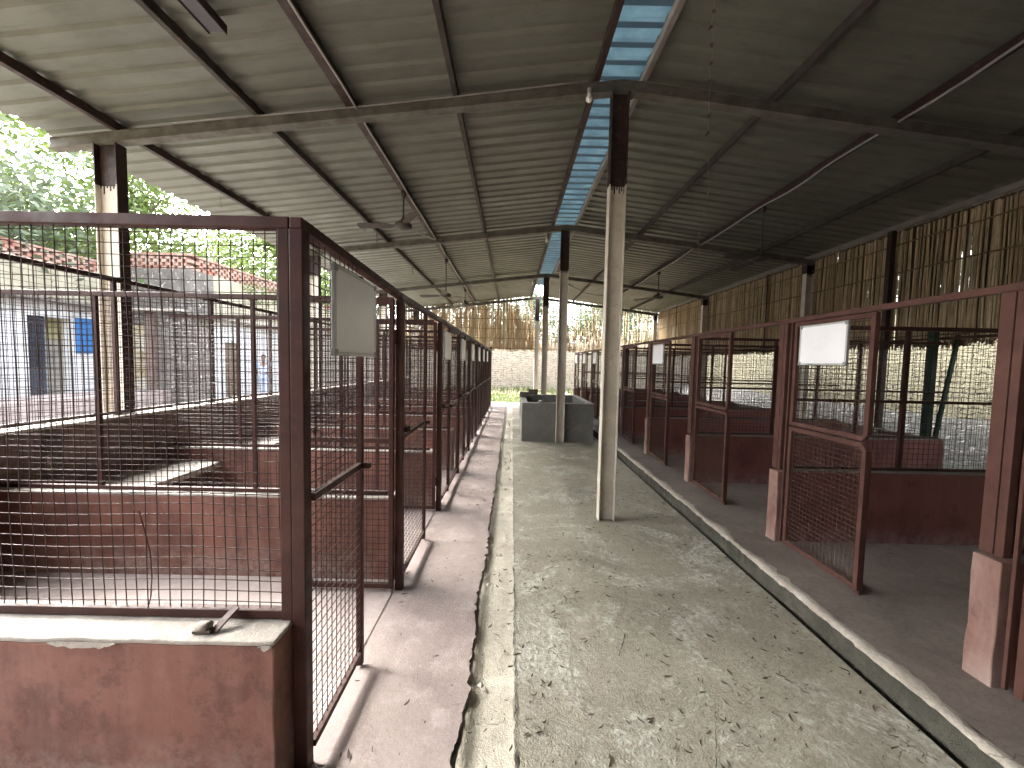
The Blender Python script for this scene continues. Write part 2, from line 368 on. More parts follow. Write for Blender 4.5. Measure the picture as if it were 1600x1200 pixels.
# right kerb and raised floor
m = MB(); m2 = MB(); ny = 900
for j in range(ny+1):
    y = -4+19.6*j/ny; d = .014*n3(y*1.6, 20)+.010*n3(y*7, 22)+.009*n3(y*25, 4)
    for (x, z) in ((1.845+d, -.012), (1.875+d, -.045), (1.925+d, -.05), (1.935+d, .02), (1.925+d*1.3, .085+.008*n3(y*4, 1)+.010*n3(y*17, 1))): m2.v.append((x, y, z))
    for (x, z) in ((1.925+d*1.3, .085+.008*n3(y*4, 1)+.010*n3(y*17, 1)), (1.935+d*1.3, .100+.006*n3(y*5, 2)), (1.985+.05*n3(y*3, 9)+.03*n3(y*14, 3), .102+.004*n3(y*6, 3)), (2.01+.05*n3(y*3, 9)+.03*n3(y*14, 3), .0945)): m.v.append((x, y, z))
for j in range(ny):
    for i in range(4): a = j*5+i; m2.f.append((a, a+1, a+6, a+5))
    for i in range(3): a = j*4+i; m.f.append((a, a+1, a+5, a+4))
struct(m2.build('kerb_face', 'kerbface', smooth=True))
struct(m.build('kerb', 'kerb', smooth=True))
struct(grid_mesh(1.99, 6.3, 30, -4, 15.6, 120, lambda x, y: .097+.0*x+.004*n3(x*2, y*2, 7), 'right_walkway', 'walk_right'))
struct(grid_mesh(-3.76, -.795, 20, 1.3, 15.0, 60, lambda x, y: .006+.004*n3(x*2, y*2, 9), 'pen_floor', 'penfloor'))
struct(grid_mesh(-4.6, -.795, 20, -6.2, 1.301, 10, lambda x, y: -.02+.004*n3(x*2, y*2, 9), 'path', 'walk_left'))
struct(grid_mesh(6.3, 16, 30, -6, 26, 60, lambda x, y: -.02+.02*n3(x*1.2, y*1.2, 7), 'back_path', 'backpath'))
# lawn behind
def lawnz(x, y): return -.03+.05*n3(x*.6, y*.6)+max(0, y-19.5)*.16
struct(grid_mesh(-13, 16, 50, 15.6, 22, 30, lawnz, 'lawn_soil', 'earth'))
m = MB()
for i in range(26000):
    y = 15.65+5.2*R.random()**1.2; x = -4.5+14*R.random()
    if n3(x*.9, y*.9, 3) < -.28: continue
    h = (.05+.07*R.random())*(1+2.2*max(0, (y-19.3)/1.5)*R.random()); a = R.random()*6.28; wd = .008+.008*R.random()
    z = lawnz(x, y); dx, dy = math.cos(a)*wd, math.sin(a)*wd; lx, ly = (R.random()-.5)*h, (R.random()-.5)*h
    m.poly([(x-dx, y-dy, z-.01), (x+dx, y+dy, z-.01), (x+lx, y+ly, z+h)])
tag(m.build('grass', 'grass'), 'bright green grass growing between the shed and the white rubble wall', 'grass', kind='stuff')
# ashy mound along the right outer wall
def moundz(x, y):
    t = min(1, max(0, (x-7.9)/1.5)); t = t*t*(3-2*t)
    return -.03+(.66+.16*n3(y*.35, 4)+.07*n3(y*1.4, 2))*t+.05*n3(x*3, y*3)*t
struct(grid_mesh(7.7, 9.7, 24, -6, 22, 160, moundz, 'earth_bank', 'mound'))

for (xc, ya_, yb_, sd_, w0) in ((.048, .9, 2.9, 1, .005), (.052, 3.0, 5.6, 2, .003), (.75, 1.25, 1.75, 3, .003), (1.45, 1.3, 1.5, 5, .003), (.62, 2.02, 2.2, 6, .005)):
    m = MB(); n = int((yb_-ya_)/.008)
    for j in range(n+1):
        y = ya_+(yb_-ya_)*j/n; x = xc+.012*n3(y*5, sd_*3.1)+.009*n3(y*27, sd_)+.005*n3(y*80, sd_)+(.5*(y-ya_) if sd_ > 2 else 0)
        wd = w0*(.25+abs(n3(y*14, sd_+7))*1.6); z = .0065+.006*n3(x*1.5, y*1.5)+.003*n3(x*6, y*6)+.0015
        m.v += [(x-wd, y, z), (x+wd, y, z)]
    for j in range(n): m.f.append((2*j, 2*j+1, 2*j+3, 2*j+2))
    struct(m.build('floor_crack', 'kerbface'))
# ------------------------------------------------------------------ loose litter on the floor (uncountable)
def leafshape(m, x, y, z, L, a, curl, wd):
    ca, sa = math.cos(a), math.sin(a); b = len(m.v)
    for i, t in enumerate((-.5, -.17, .17, .5)):
        ww = (0.12, 1, .8, .1)[i]*wd; zz = z+curl*(t*t)*4+.002; bend = .25*L*math.sin(t*3+a*7)*.5
        for sg in (-1, 1):
            u, v_ = t*L, sg*ww+bend
            m.v.append((x+u*ca-v_*sa, y+u*sa+v_*ca, zz+(.002 if sg > 0 else 0)))
    for i in range(3): m.f.append((b+2*i, b+2*i+1, b+2*i+3, b+2*i+2))
m = MB()
for i in range(4300):
    y = .9+9.5*R.random()**1.6
    q = R.random()
    if q < .78: x = .06+1.8*R.random(); z = .004
    elif q < .88: x = -.17+.2*R.random(); z = -.018
    else: x = -.75+.5*R.random(); z = .006
    if y > 7.6 and .1 < x < 1.8: continue
    if n3(x*1.3, y*1.0, 6) < .0 and R.random() < .7: continue
    L = .007+.040*R.random()**2.4; leafshape(m, x, y, z, L, R.random()*6.28, .006*R.random(), L*(.05+.13*R.random()))
tag(m.build('leaf_litter', 'dryleaf'), 'dry brown leaf bits and twigs scattered over the concrete aisle', 'litter', kind='stuff')
m = MB()
for i in range(240):
    y = 1.5+11*R.random(); 
    if not (5 < y < 8.6) and R.random() < .6: continue
    x = -.16+.17*R.random(); r = .005+.02*R.random()**2; c = Vector((x, y, -.02+r*.3))
    b = len(m.v)
    for d in ((1, 0, 0), (0, 1, 0), (-1, 0, 0), (0, -1, 0), (0, 0, .8), (0, 0, -.6)):
        m.v.append(tuple(c+Vector(d)*r*(.6+.7*R.random())))
    for a_, b_ in ((0, 1), (1, 2), (2, 3), (3, 0)): m.f += [(b+a_, b+b_, b+4), (b+b_, b+a_, b+5)]
tag(m.build('drain_rubble', 'kerb'), 'broken cement crumbs lying in the shallow drain', 'rubble', kind='stuff')

# ------------------------------------------------------------------ shed
RX, RZ, SL = 1.03, 4.30, .118
def rz(x): return RZ-SL*abs(x-RX)
Y0, Y1 = -6.3, 16.35
shed = empty('shed', (RX, 3.9, 0), 'long open shed with a grey ribbed metal roof on steel columns', 'shed')
RAFY = [-4.2, -.15, 3.9, 7.80, 11.95, 16.05]
def beam_i(m, x, y, z0, z1, bf=.16, d=.11, t=.011):   # column: web faces +-Y, flanges on the left and right
    m.box(x-bf/2, x-bf/2+t, y-d/2, y+d/2, z0, z1); m.box(x+bf/2-t, x+bf/2, y-d/2, y+d/2, z0, z1)
    m.box(x-bf/2+t+.0003, x+bf/2-t-.0003, y-t/2, y+t/2, z0+.001, z1-.001)
def column(x, y, z0, ztop, zp, bf, name='column', low='cream', lean=0):
    m = MB(); beam_i(m, x, y, z0, zp, bf)
    o = m.build(name, low, shed, .003)
    if x < -3:
        m = MB(); m.box(x+bf/2+.0003, x+bf/2+.004, y-.053, y+.053, z0, zp-.002); q_ = m.build('bare_flange', 'darksteel', o); q_.matrix_parent_inverse = Matrix()
    m = MB(); beam_i(m, x, y, zp, ztop, bf+.001); 
    u = m.build('column_head', 'darksteel', o)
    u.matrix_parent_inverse = Matrix.Translation(-Vector(shed.location)); u.matrix_parent_inverse = o.matrix_world.inverted() if False else Matrix()
    m = MB()   # paint runs
    for k in range(7):
        xx = x-bf/2+bf*(k+.5)/7; hh = .02+.06*R.random(); m.box(xx-.006, xx+.006, y-.0085, y-.0062, zp-hh, zp+.01)
    r_ = m.build('paint_run', 'darksteel', o); r_.matrix_parent_inverse = Matrix()
    return o
for i, y in enumerate(RAFY):
    c_ = column(1.0, y-.05 if i > 2 else y, -.03, rz(1.0)-.05, 3.36 if i != 3 else 3.45, .165)
    column(-4.0, y, -.05, rz(-4.0)-.05, 3.26, .22)
    column(5.9, y, -.02, rz(5.9)-.05, 3.5, .16)
    for x0, x1, sgn in ((-4.55, RX, -1), (RX, 6.1, 1)):
        m = MB(); m.bar((x0, y, rz(x0)), (x1, y, rz(x1)), .075, .085)
        m.bar((x0, y, rz(x0)-.046), (x1, y, rz(x1)-.046), .10, .008); m.bar((x0, y, rz(x0)+.046), (x1, y, rz(x1)+.046), .10, .008)
        m.build('rafter', 'rafter', shed)
    m = MB(); m.box(RX-.11, RX+.11, y-.07, y+.07, RZ-.064, RZ-.052); m.build('cap_plate', 'rafter', shed)
PUR = [(-3.9, 'darksteel', .055), (-2.52, 'purlin', .05), (-1.62, 'darksteel', .085), (-.6, 'purlin', .05), (.76, 'darksteel', .055),
       (1.22, 'purlin_pale', .05), (2.5, 'purlin', .05), (3.74, 'darksteel', .06), (4.9, 'purlin', .05), (5.93, 'purlin_pale', .06)]
for x, mt, wd in PUR:
    m = MB(); z = rz(x)+.051+.0425
    seg = 5.5
    y = Y0
    m.box(x-wd/2, x+wd/2, Y0+.05, Y1-.05, z-.04, z+.04)
    o = m.build('purlin', mt, shed, .004)
# ribbed roofing
def ribbed(name, xa, xb, za, zb, mat, y0, y1, nx=14, pitch=.205, parent=shed, sag=.006):
    m = MB(); prof = [(0, .0), (.105, .0), (.128, .024), (.182, .024)]
    ys = []; y = y0
    while y < y1:
        for dy, dz in prof: ys.append((y+dy*pitch/.205, dz))
        y += pitch
    for i in range(nx+1):
        x = xa+(xb-xa)*i/nx; z = za+(zb-za)*i/nx
        for y, dz in ys: m.v.append((x, y, z+dz+sag*n3(x*1.3, y*.5, 3)))
    k = len(ys)
    for i in range(nx):
        for j in range(k-1): a = i*k+j; m.f.append((a, a+1, a+k+1, a+k))
    o = m.build(name, mat, parent)
    md = o.modifiers.new('solid', 'SOLIDIFY'); md.thickness = .0015; md.offset = 1
    return o
up = .142
ribbed('roof_sheet', -4.66, .80, rz(-4.66)+up, rz(.80)+up, 'sheet', Y0, Y1)
ribbed('roof_sheet', 1.20, 6.25, rz(1.20)+up, rz(6.25)+up, 'sheet', Y0, Y1)
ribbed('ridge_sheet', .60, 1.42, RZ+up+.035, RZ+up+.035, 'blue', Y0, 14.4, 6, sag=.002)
# small pieces under the roof
m = MB(); pts = []
def wavy(x, z, y0, y1, amp, n, sdx):
    return [(x+amp*n3(y0+(y1-y0)*i/n*1.3, sdx), y0+(y1-y0)*i/n, z+amp*n3(y0+(y1-y0)*i/n*1.1, sdx+4)) for i in range(n+1)]
m.tube(wavy(-1.56, rz(-1.6)+.035, -6, 16, .02, 90, 1), .011, 6); m.build('conduit', 'conduit', shed, smooth=True)
m = MB(); m.tube(wavy(3.70, rz(3.74)+.035, -6, 16, .03, 90, 7), .013, 6); m.build('conduit', 'conduit', shed, smooth=True)
m = MB()
m.tube([(RX-.35+t*-4, 3.84, rz(RX-.35-4*t)+.06-.05*math.sin(t*3.14)*.5) for t in [i/14 for i in range(15)]], .006, 5)
m.build('cable', 'conduit', shed, smooth=True)
m = MB(); m.tube([(1.5+1.6*t, 12.0, 4.18-.42*t-.18*math.sin(t*3.14)) for t in [i/12 for i in range(13)]], .010, 5); m.build('cable', 'black', shed, smooth=True)
for (x, y) in ((-2.5, 6.5), (-2.5, 7.1), (-2.5, 9.6), (-3.9, 5.2)):
    m = MB(); z = rz(x); m.tube([(x, y, z+.02), (x+.005, y, z-.08), (x+.02, y+.01, z-.13), (x+.005, y+.02, z-.15), (x-.01, y, z-.12)], .006 if x > -3 else .002, 5); m.build('hook', 'darksteel', shed)

# lamp holders beside the ridge columns
for i, (y, zz) in enumerate(((3.80, 4.17), (7.7, 4.06), (11.85, 4.08))):
    x = .69-.05*i
    b_ = empty('lamp_holder', (x, y, rz(x)-.05), f'small bulb holder hanging under the rafter at the {ORD[i]} ridge column from the front', 'bulb holder', 'bulb holders under the ridge')
    m = MB(); m.tube([(x+.02, y, rz(x)-.047), (x, y, zz+.06), (x-.01, y-.01, zz+.03)], .004, 5); m.build('cord', 'black', b_)
    m = MB(); m.lathe([(.0, .05), (.018, .045), (.02, .0), (.017, -.005)], (x-.01, y-.01, zz), 12); m.build('socket', 'conduit', b_, smooth=True)
    m = MB(); m.lathe([(.014, -.003), (.018, -.02), (.03, -.045), (.03, -.062), (.018, -.08), (.001, -.086)], (x-.01, y-.01, zz), 14); m.build('bulb', 'glass', b_, smooth=True)
# light fitting near the front of the roof
f = empty('light_fitting', (-2.2, 2.2, 3.92), 'plain grey metal strip light fitting hung beneath the roof at the upper left', 'light fitting')
m = MB(); m.box(-2.245, -2.125, 1.6, 2.92, 3.945, 3.998); m.build('casing', 'fixture', f, .004)
m = MB(); m.box(-2.252, -2.2455, 1.6, 2.925, 3.935, 4.0); m.box(-2.1245, -2.118, 1.6, 2.925, 3.935, 4.0); m.build('side_flange', 'darksteel', f)
for y in (1.9, 2.7): m = MB(); m.box(-2.19, -2.18, y, y+.01, 4.0, 4.06); m.build('hanger', 'darksteel', f)

# ceiling fans
def fan(x, y, zh, angs, label, ztop=None, tilt=0):
    zt = ztop or rz(x)+.045
    f = empty('ceiling_fan', (x, y, zt), label, 'ceiling fan', 'ceiling fans under the shed roof')
    m = MB(); m.lathe([(.0, 0), (.035, 0), (.045, -.03), (.03, -.075), (.014, -.09)], (x, y, zt), 14); m.build('ceiling_cap', 'fan', f, smooth=True)
    m = MB(); m.tube([(x, y, zt-.08), (x, y, zh+.07)], .011, 8); m.build('rod', 'fan', f)
    m = MB(); m.lathe([(.012, .13), (.03, .09), (.05, .05), (.055, .04), (.10, .035), (.125, .015), (.125, -.02), (.10, -.045), (.05, -.06), (.001, -.062)], (x, y, zh), 22); m.build('motor', 'fan', f, smooth=True)
    for a in angs:
        a = rad(a); d = Vector((math.cos(a), math.sin(a), 0)); n_ = Vector((-math.sin(a), math.cos(a), 0))
        b = len([0]); m = MB()
        for r_, wd, zz in ((.10, .035, 0), (.17, .04, 0), (.20, .06, .0), (.40, .068, -.004), (.60, .072, -.01), (.64, .06, -.012), (.655, .03, -.012)):
            for sg in (-1, 1):
                p = Vector((x, y, zh))+d*r_+n_*sg*wd; m.v.append((p.x, p.y, zh+zz-.010+sg*wd*.22))
        for k in range(6): m.f.append((2*k, 2*k+1, 2*k+3, 2*k+2))
        o = m.build('blade', 'fan', f); md = o.modifiers.new('s', 'SOLIDIFY'); md.thickness = .003
fan(-1.62, 5.70, 3.56, (182, -62, 58), 'nearest ceiling fan on the left roof slope, hung on a short rod')
fan(-1.62, 9.32, 3.19, (170, 20, 275), 'second ceiling fan on the left slope, hung on a long thin rod')
fan(-1.62, 13.05, 3.55, (140, 20, 260), 'small farthest ceiling fan on the left slope near the bamboo gable')
fan(3.74, 5.92, 3.27, (-38, 195, 95), 'large nearest ceiling fan on the dark right roof slope, above the pens')
fan(3.74, 10.04, 3.38, (25, 140, 265), 'smaller farther ceiling fan on the right roof slope')

# dry garlands hanging on the right
for gi, (x, y, zt, zb, lab) in enumerate(((1.44, 3.0, rz(1.44)+.05, 3.35, 'thin dry leaf garland dangling from the right roof slope near the ridge'), (2.35, 4.9, rz(2.35)+.05, 2.95, 'wispy torn thread with dry bits hanging lower on the right roof slope'))):
    g = empty('garland', (x, y, zt), lab, 'garland')
    m = MB(); n = 30; P_ = [(x+.02*n3(i*.3, gi)+(.05*math.sin(i*.2) if gi else 0), y+.02*n3(i*.3, gi+5), zt+(zb-zt)*i/n) for i in range(n+1)]
    m.tube(P_, .0016, 4); m.build('thread', 'thread', g)
    for i in range(1, n, 4 if gi == 0 else 3):
        m = MB(); px, py, pz = P_[i]; L = .045 if gi == 0 else .03
        a = R.random()*6.28
        m.poly([(px, py, pz), (px-.012, py+.01, pz-L*.4), (px-.02*math.cos(a), py, pz-L), (px+.012, py-.008, pz-L*.5)])
        m.build('dry_leaf', 'dryleaf' if gi == 0 else 'thread', g)

# ------------------------------------------------------------------ wire mesh
def mesh_x(m, x, y0, y1, z0, z1, c=.0425, r=.0021, wob=0, sd_=0):
    """grid in a plane of constant x"""
    def W(u, v_): return (wob*n3(u*2.3, v_*2.3, sd_) if wob else 0, wob*n3(u*2.1, v_*2.4, sd_+9) if wob else 0)
    n = max(1, round((y1-y0)/c)); k = max(1, round((z1-z0)/c)); sg = 16 if wob else 1
    for i in range(1, n):
        y = y0+(y1-y0)*i/n
        m.tube([(x-r, y+W(y, z0+(z1-z0)*t/sg)[0], z0+(z1-z0)*t/sg) for t in range(sg+1)], r, 3 if not wob else 4, False)
    for i in range(1, k):
        z = z0+(z1-z0)*i/k
        m.tube([(x+r, y0+(y1-y0)*t/sg, z+W(y0+(y1-y0)*t/sg, z)[1]) for t in range(sg+1)], r, 3 if not wob else 4, False)
def mesh_y(m, y, x0, x1, z0, z1, c=.0425, r=.0021, wob=0, sd_=0):
    b = len(m.v); mesh_x(m, 0, x0, x1, z0, z1, c, r, wob, sd_)
    m.v[b:] = [(q[1], y+q[0], q[2]) for q in m.v[b:]]

ZT = 2.05
YL = [1.42, 2.62, 4.06, 5.46, 6.86, 8.26, 9.66, 11.06, 12.46, 13.86]
PANE = [.52, .76, .60, .70, .70, .70, .70, .70, .70]
XL = -.76

def bolt(m, x, y, z, ax='y'):
    if ax == 'y': m.tube([(x, y-.06, z), (x, y+.07, z)], .007, 6); m.box(x-.012, x+.012, y-.03, y-.015, z-.02, z+.02); m.box(x-.012, x+.012, y+.02, y+.035, z-.02, z+.02); m.tube([(x, y, z), (x+.03, y, z-.02), (x+.03, y, z-.045)], .005, 5)
    else: m.tube([(x-.06, y, z), (x+.07, y, z)], .007, 6); m.box(x-.03, x-.015, y-.012, y+.012, z-.02, z+.02); m.box(x+.02, x+.035, y-.012, y+.012, z-.02, z+.02); m.tube([(x, y, z), (x, y-.03, z-.02), (x, y-.03, z-.045)], .005, 5)

def gate_leaf(parent, p, q, z0, z1, zm, mat, wmat, lat=True, t=.032):
    """a mesh gate between the plan points p (hinge) and q; returns it"""
    p, q = Vector((p[0], p[1], 0)), Vector((q[0], q[1], 0)); d = (q-p); L = d.length; d.normalize(); a = math.atan2(d.y, d.x)
    Tm = Matrix.Translation(p) @ Matrix.Rotation(a, 4, 'Z')
    m = MB(); m.box(0, t, -t/2, t/2, z0, z1); m.box(L-t, L, -t/2, t/2, z0, z1)
    for z in (z0+.001, zm, z1-t-.001): m.box(t+.0005, L-t-.0005, -t/2+.002, t/2-.002, z, z+t)
    for z in (z0+.25, z1-.3): m.tube([(-.006, 0, z), (-.006, 0, z+.09)], .010, 8)
    m.v = [tuple(Tm @ Vector(v)) for v in m.v]
    g = m.build('gate', mat, parent, .003)
    m = MB(); mesh_y(m, 0, t*.6, L-t*.6, z0+t*.6, z1-t*.6); m.v = [tuple(Tm @ Vector(v)) for v in m.v]
    o = m.build('wire_mesh', wmat, g); o.matrix_parent_inverse = Matrix()
    if lat:
        m = MB(); bolt(m, L-.06, -.028, zm+.07, 'x'); m.v = [tuple(Tm @ Vector(v)) for v in m.v]
        o = m.build('latch', mat, g); o.matrix_parent_inverse = Matrix()
    return g

# ------------------------------------------------------------------ left row of pens
def ordn(k): return ORD[k]
for k in range(9):
    ya, yb = YL[k], YL[k+1]; pe = ya+PANE[k]
    place = ['nearest the camera', 'second from the camera', 'third from the camera', 'fourth from the camera', 'fifth from the camera', 'sixth from the camera', 'seventh from the camera', 'eighth from the camera', 'farthest from the camera'][k]
    stt = 'gate swung open inwards' if k in (0, 1) else 'gate closed'
    P_ = empty('pen_front', (XL, ya, 0), f'red steel mesh front of the left pen {place}, {stt}', 'pen front', 'mesh fronts along the left row')
    m = MB(); m.box(XL-(.026 if k else .046), XL+(.026 if k else .004), ya-.026, ya+.026, -.01, ZT-.042 if k else ZT+.012); m.build('post', 'red', P_, .004)
    m = MB()
    if k: m.box(XL-.022, XL+.022, ya-.024, yb-.026 if k < 8 else yb+.02, ZT-.04, ZT)
    else: m.bar((XL-.021, ya-.024, ZT+.033), (XL-.002, yb-.027, ZT-.019), .046, .04)
    m.build('top_rail', 'red', P_, .004)
    # fixed panel
    z0 = .06; t = .028; m = MB()
    m.box(XL-t/2, XL+t/2, pe-t, pe, z0-.05, ZT-.0405); m.box(XL-t/2+.002, XL+t/2-.002, ya+.0265, pe-t-.0005, z0, z0+t)
    m.box(XL-t/2+.003, XL+t/2+.003, ya+.0265, pe-t-.0005, 1.055, 1.055+t); m.box(XL+t/2, XL+.05, pe-.03, pe+.01, 1.05, 1.075)
    fp = m.build('fixed_panel', 'red', P_, .003)
    m = MB(); mesh_x(m, XL, ya+.02, pe-t*.5, z0+.01, ZT-.03+(.03 if k == 0 else 0), wob=.006 if k < 2 else 0, sd_=k); o = m.build('wire_mesh', 'wire', fp); o.matrix_parent_inverse = Matrix()
    if k: m = MB(); bolt(m, XL+.035, ya+.06, 1.12); m.build('bolt', 'red', P_)
    if k in (0, 1): gate_leaf(P_, (XL-.028, yb-.045), (XL-.028-(yb-pe-.05), yb-.045-.01*k), .03, ZT-.045, 1.04, 'red', 'wire')
    else: gate_leaf(P_, (XL, yb-.030), (XL+.0, pe+.006), .05, ZT-.045, 1.04, 'red', 'wire')
e = empty('end_post', (XL, YL[9], 0), 'last red steel post at the far end of the left pen row', 'post')
m = MB(); m.box(XL-.025, XL+.025, YL[9]-.024, YL[9]+.026, -.01, ZT+.1); m.build('shaft', 'red', e, .003)
m = MB(); m.box(XL-.055, XL-.0255, YL[9]-.02, YL[9]+.02, ZT+.06, ZT+.1); m.build('rail_stub', 'red', e, .002)

def worn(o, amt=.006):  # slightly uneven arrises on masonry
    return o
def low_wall(x0, x1, y0, y1, h, label, mat='redwall', top='walltop', end=None, z0=0, group=None, chips=True):
    w_ = empty('low_wall', ((x0+x1)/2, (y0+y1)/2, z0), label, 'low wall', group)
    def gridbox(nm, a0, a1, b0, b1, c0, c1, mt, res=.09, amp=.004):
        bm = bmesh.new(); bmesh.ops.create_cube(bm, size=1, matrix=Matrix.Translation(((a0+a1)/2, (b0+b1)/2, (c0+c1)/2)) @ Matrix.Diagonal((a1-a0, b1-b0, c1-c0, 1)))
        for axis, L in ((0, a1-a0), (1, b1-b0), (2, c1-c0)):
            n = int(L/res)
            for i in range(1, n):
                pos = [a0, b0, c0][axis]+L*i/n; co = Vector((0, 0, 0)); co[axis] = pos; no = Vector((0, 0, 0)); no[axis] = 1
                bmesh.ops.bisect_plane(bm, geom=bm.verts[:]+bm.edges[:]+bm.faces[:], plane_co=co, plane_no=no)
        for v in bm.verts:
            p = v.co*7; v.co += Vector((n3(p.x, p.y, p.z), n3(p.y+9, p.z, p.x), n3(p.z+5, p.x, p.y)))*amp
            q = v.co*23; v.co.z += n3(q.x, q.y, q.z)*amp*.5
        me = bpy.data.meshes.new(nm); bm.to_mesh(me); bm.free(); me.materials.append(M[mt])
        o = bpy.data.objects.new(nm, me); C.objects.link(o); o.parent = w_; o.matrix_parent_inverse = Matrix.Translation(-w_.location)
        bv = o.modifiers.new('b', 'BEVEL'); bv.width = .006; bv.segments = 2; bv.limit_method = 'ANGLE'; bv.angle_limit = rad(50)
        return o
    res = .06 if (y0 < 3 and x1 < 0) else .12
    gridbox('wall_body', x0, x1, y0, y1, z0-.02, z0+h-.018, mat, res)
    gridbox('wall_top', x0-.001, x1+.001, y0-.002, y1+.002, z0+h-.0175, z0+h, top, res, .005)
    if end: gridbox('end_face', end[0], end[1], y0-.003, y1+.003, z0-.01, z0+h-.019, 'pinkend', .05, .006)
    return w_
def chip(x0, x1, z0, z1, y, par):   # plaster broken off the arris
    m = MB(); n = 26; top = []; bot = []
    for i in range(n+1):
        x = x0+(x1-x0)*i/n; e_ = max(0, math.sin(math.pi*i/n))**.5
        top.append((x, y+.002, z1)); bot.append((x, y-.001, z1-(z1-z0)*e_*(.75+.5*n3(x*40, 2))))
    for i in range(n): m.poly([top[i], top[i+1], bot[i+1], bot[i]])
    o = m.build('chipped_edge', 'walltop', par); md = o.modifiers.new('s', 'SOLIDIFY'); md.thickness = .006
WG = 'low cross walls between the pens'
fw_ = low_wall(-3.75, -.813, 1.29, 1.445, .61, 'nearest red plastered low wall with a pale cement top, left foreground', group=WG)
chip(-1.60, -1.36, .572, .597, 1.283, fw_); chip(-2.1, -1.98, .58, .597, 1.283, fw_); chip(-.86, -.822, .575, .597, 1.283, fw_)
for k in range(1, 10):
    y = YL[k]
    low_wall(-3.75, XL-.08 if k < 9 else XL-.06, y+.10, y+.24, .61, f'{ORD[k]} red low cross wall of the left pen row counting from the front', group=WG)
# cross fences on the walls
for k in range(0, 10):
    y = YL[k]+(0 if k == 0 else .165); x1 = XL-.0485 if k == 0 else XL-.10
    F_ = empty('cross_fence', (-2.3, y, .61), (f'red steel mesh fence standing on the nearest left low wall' if k == 0 else f'red mesh fence on the {ORD[k]} low cross wall of the left pens'), 'mesh fence', 'mesh fences across the left pens')
    t = .042 if k == 0 else .035; z0 = .612
    m = MB(); m.box(-3.74, x1, y-t/2, y+t/2, ZT-t+(0 if k else .055), ZT+(0 if k else .055))
    m.build('top_rail', 'red', F_, .004)
    m = MB(); m.box(-3.74, x1-t, y-t/2+.003, y+t/2-.003, z0, z0+t*.8); m.build('bottom_rail', 'red', F_, .004)
    if k == 0:
        m = MB(); m.box(x1-t, x1+.001, y-t/2-.001, y+t/2+.001, z0-.002, ZT-t+.0545); m.build('post', 'red', F_, .004)
    xs = [-3.0, -1.87] if k else []
    for x in xs: m = MB(); m.box(x-.013, x+.013, y-.012, y+.012, z0+t*.8, ZT-t); m.build('post', 'red', F_, .002)
    m = MB(); mesh_y(m, y, -3.74, x1-.01, z0+.01, ZT-.01+(0 if k else .05), wob=.011 if k == 0 else .004 if k == 1 else 0, sd_=k+3, r=.0018 if k == 0 else .0019)
    m.build('wire_mesh', 'wire', F_)
lw_ = None
for o_ in C.objects:
    if o_.get('label') == 'red steel mesh fence standing on the nearest left low wall':
        m = MB(); m.tube([(-1.38, 1.405, 1.02), (-1.36, 1.40, .96), (-1.34, 1.402, .86), (-1.335, 1.40, .77), (-1.345, 1.404, .69), (-1.36, 1.405, .64)], .0022, 5); m.build('loose_wire', 'red', o_)
        break
# rear wall and rear fence of the left pens
rw = empty('rear_wall', (-3.83, 7, 0), 'long dark stained rear wall of the left pens with a pale worn top', 'wall')
m = MB(); m.box(-3.90, -3.755, .9, 14.3, -.03, .985); m.build('wall_body', 'darkplaster', rw, .008)
m = MB(); m.box(-3.915, -3.742, .88, 14.32, .9855, 1.01); m.build('wall_top', 'walltop', rw, .006)
m = MB(); m.box(-3.7545, -3.715, 3.05, 3.17, 0, .92); m.build('pilaster', 'weathered', rw, .02)
RYS = [.95, 2.1, 3.75, 4.95, 6.15, 7.6, 8.9, 10.2, 11.5, 12.8, 14.2]
rf = empty('rear_fence', (-3.86, 7, 1.01), 'long wire mesh fence with a black top bar standing on the left rear wall', 'mesh fence')
for i, y in enumerate(RYS): m = MB(); m.box(-3.878, -3.842, y-.018, y+.018, 1.0, 2.30); m.build('post', 'red' if i % 2 == 0 else 'darksteel', rf, .003)
m = MB(); m.box(-3.88, -3.84, .9, 14.25, 2.3005, 2.345); m.build('top_bar', 'darksteel', rf, .003)
m = MB(); m.box(-3.875, -3.848, .9, 14.25, 1.02, 1.05); m.build('bottom_rail', 'darksteel', rf, .003)
m = MB(); mesh_x(m, -3.86, .95, 14.2, 1.03, 2.31, c=.05); m.build('wire_mesh', 'wire', rf)
# concrete bench slab
b_ = empty('bench_slab', (-3.5, 3.4, 0), 'pale concrete bench slab built against the rear wall of the second left pen', 'bench')
m = MB(); m.box(-3.748, -3.15, 2.875, 4.150, .40, .46); m.build('slab', 'walltop', b_, .01)
m = MB(); m.box(-3.74, -3.25, 2.9, 3.0, 0, .3995); m.box(-3.74, -3.25, 3.95, 4.05, 0, .3995); m.build('support', 'darkplaster', b_)
b_ = empty('bench_slab', (-3.5, 5, 0), 'farther pale concrete bench slab in the third left pen', 'bench')
m = MB(); m.box(-3.748, -3.15, 4.32, 5.545, .40, .46); m.build('slab', 'walltop', b_, .01)
m = MB(); m.box(-3.74, -3.25, 4.35, 4.45, 0, .3995); m.box(-3.74, -3.25, 5.4, 5.5, 0, .3995); m.build('support', 'darkplaster', b_)

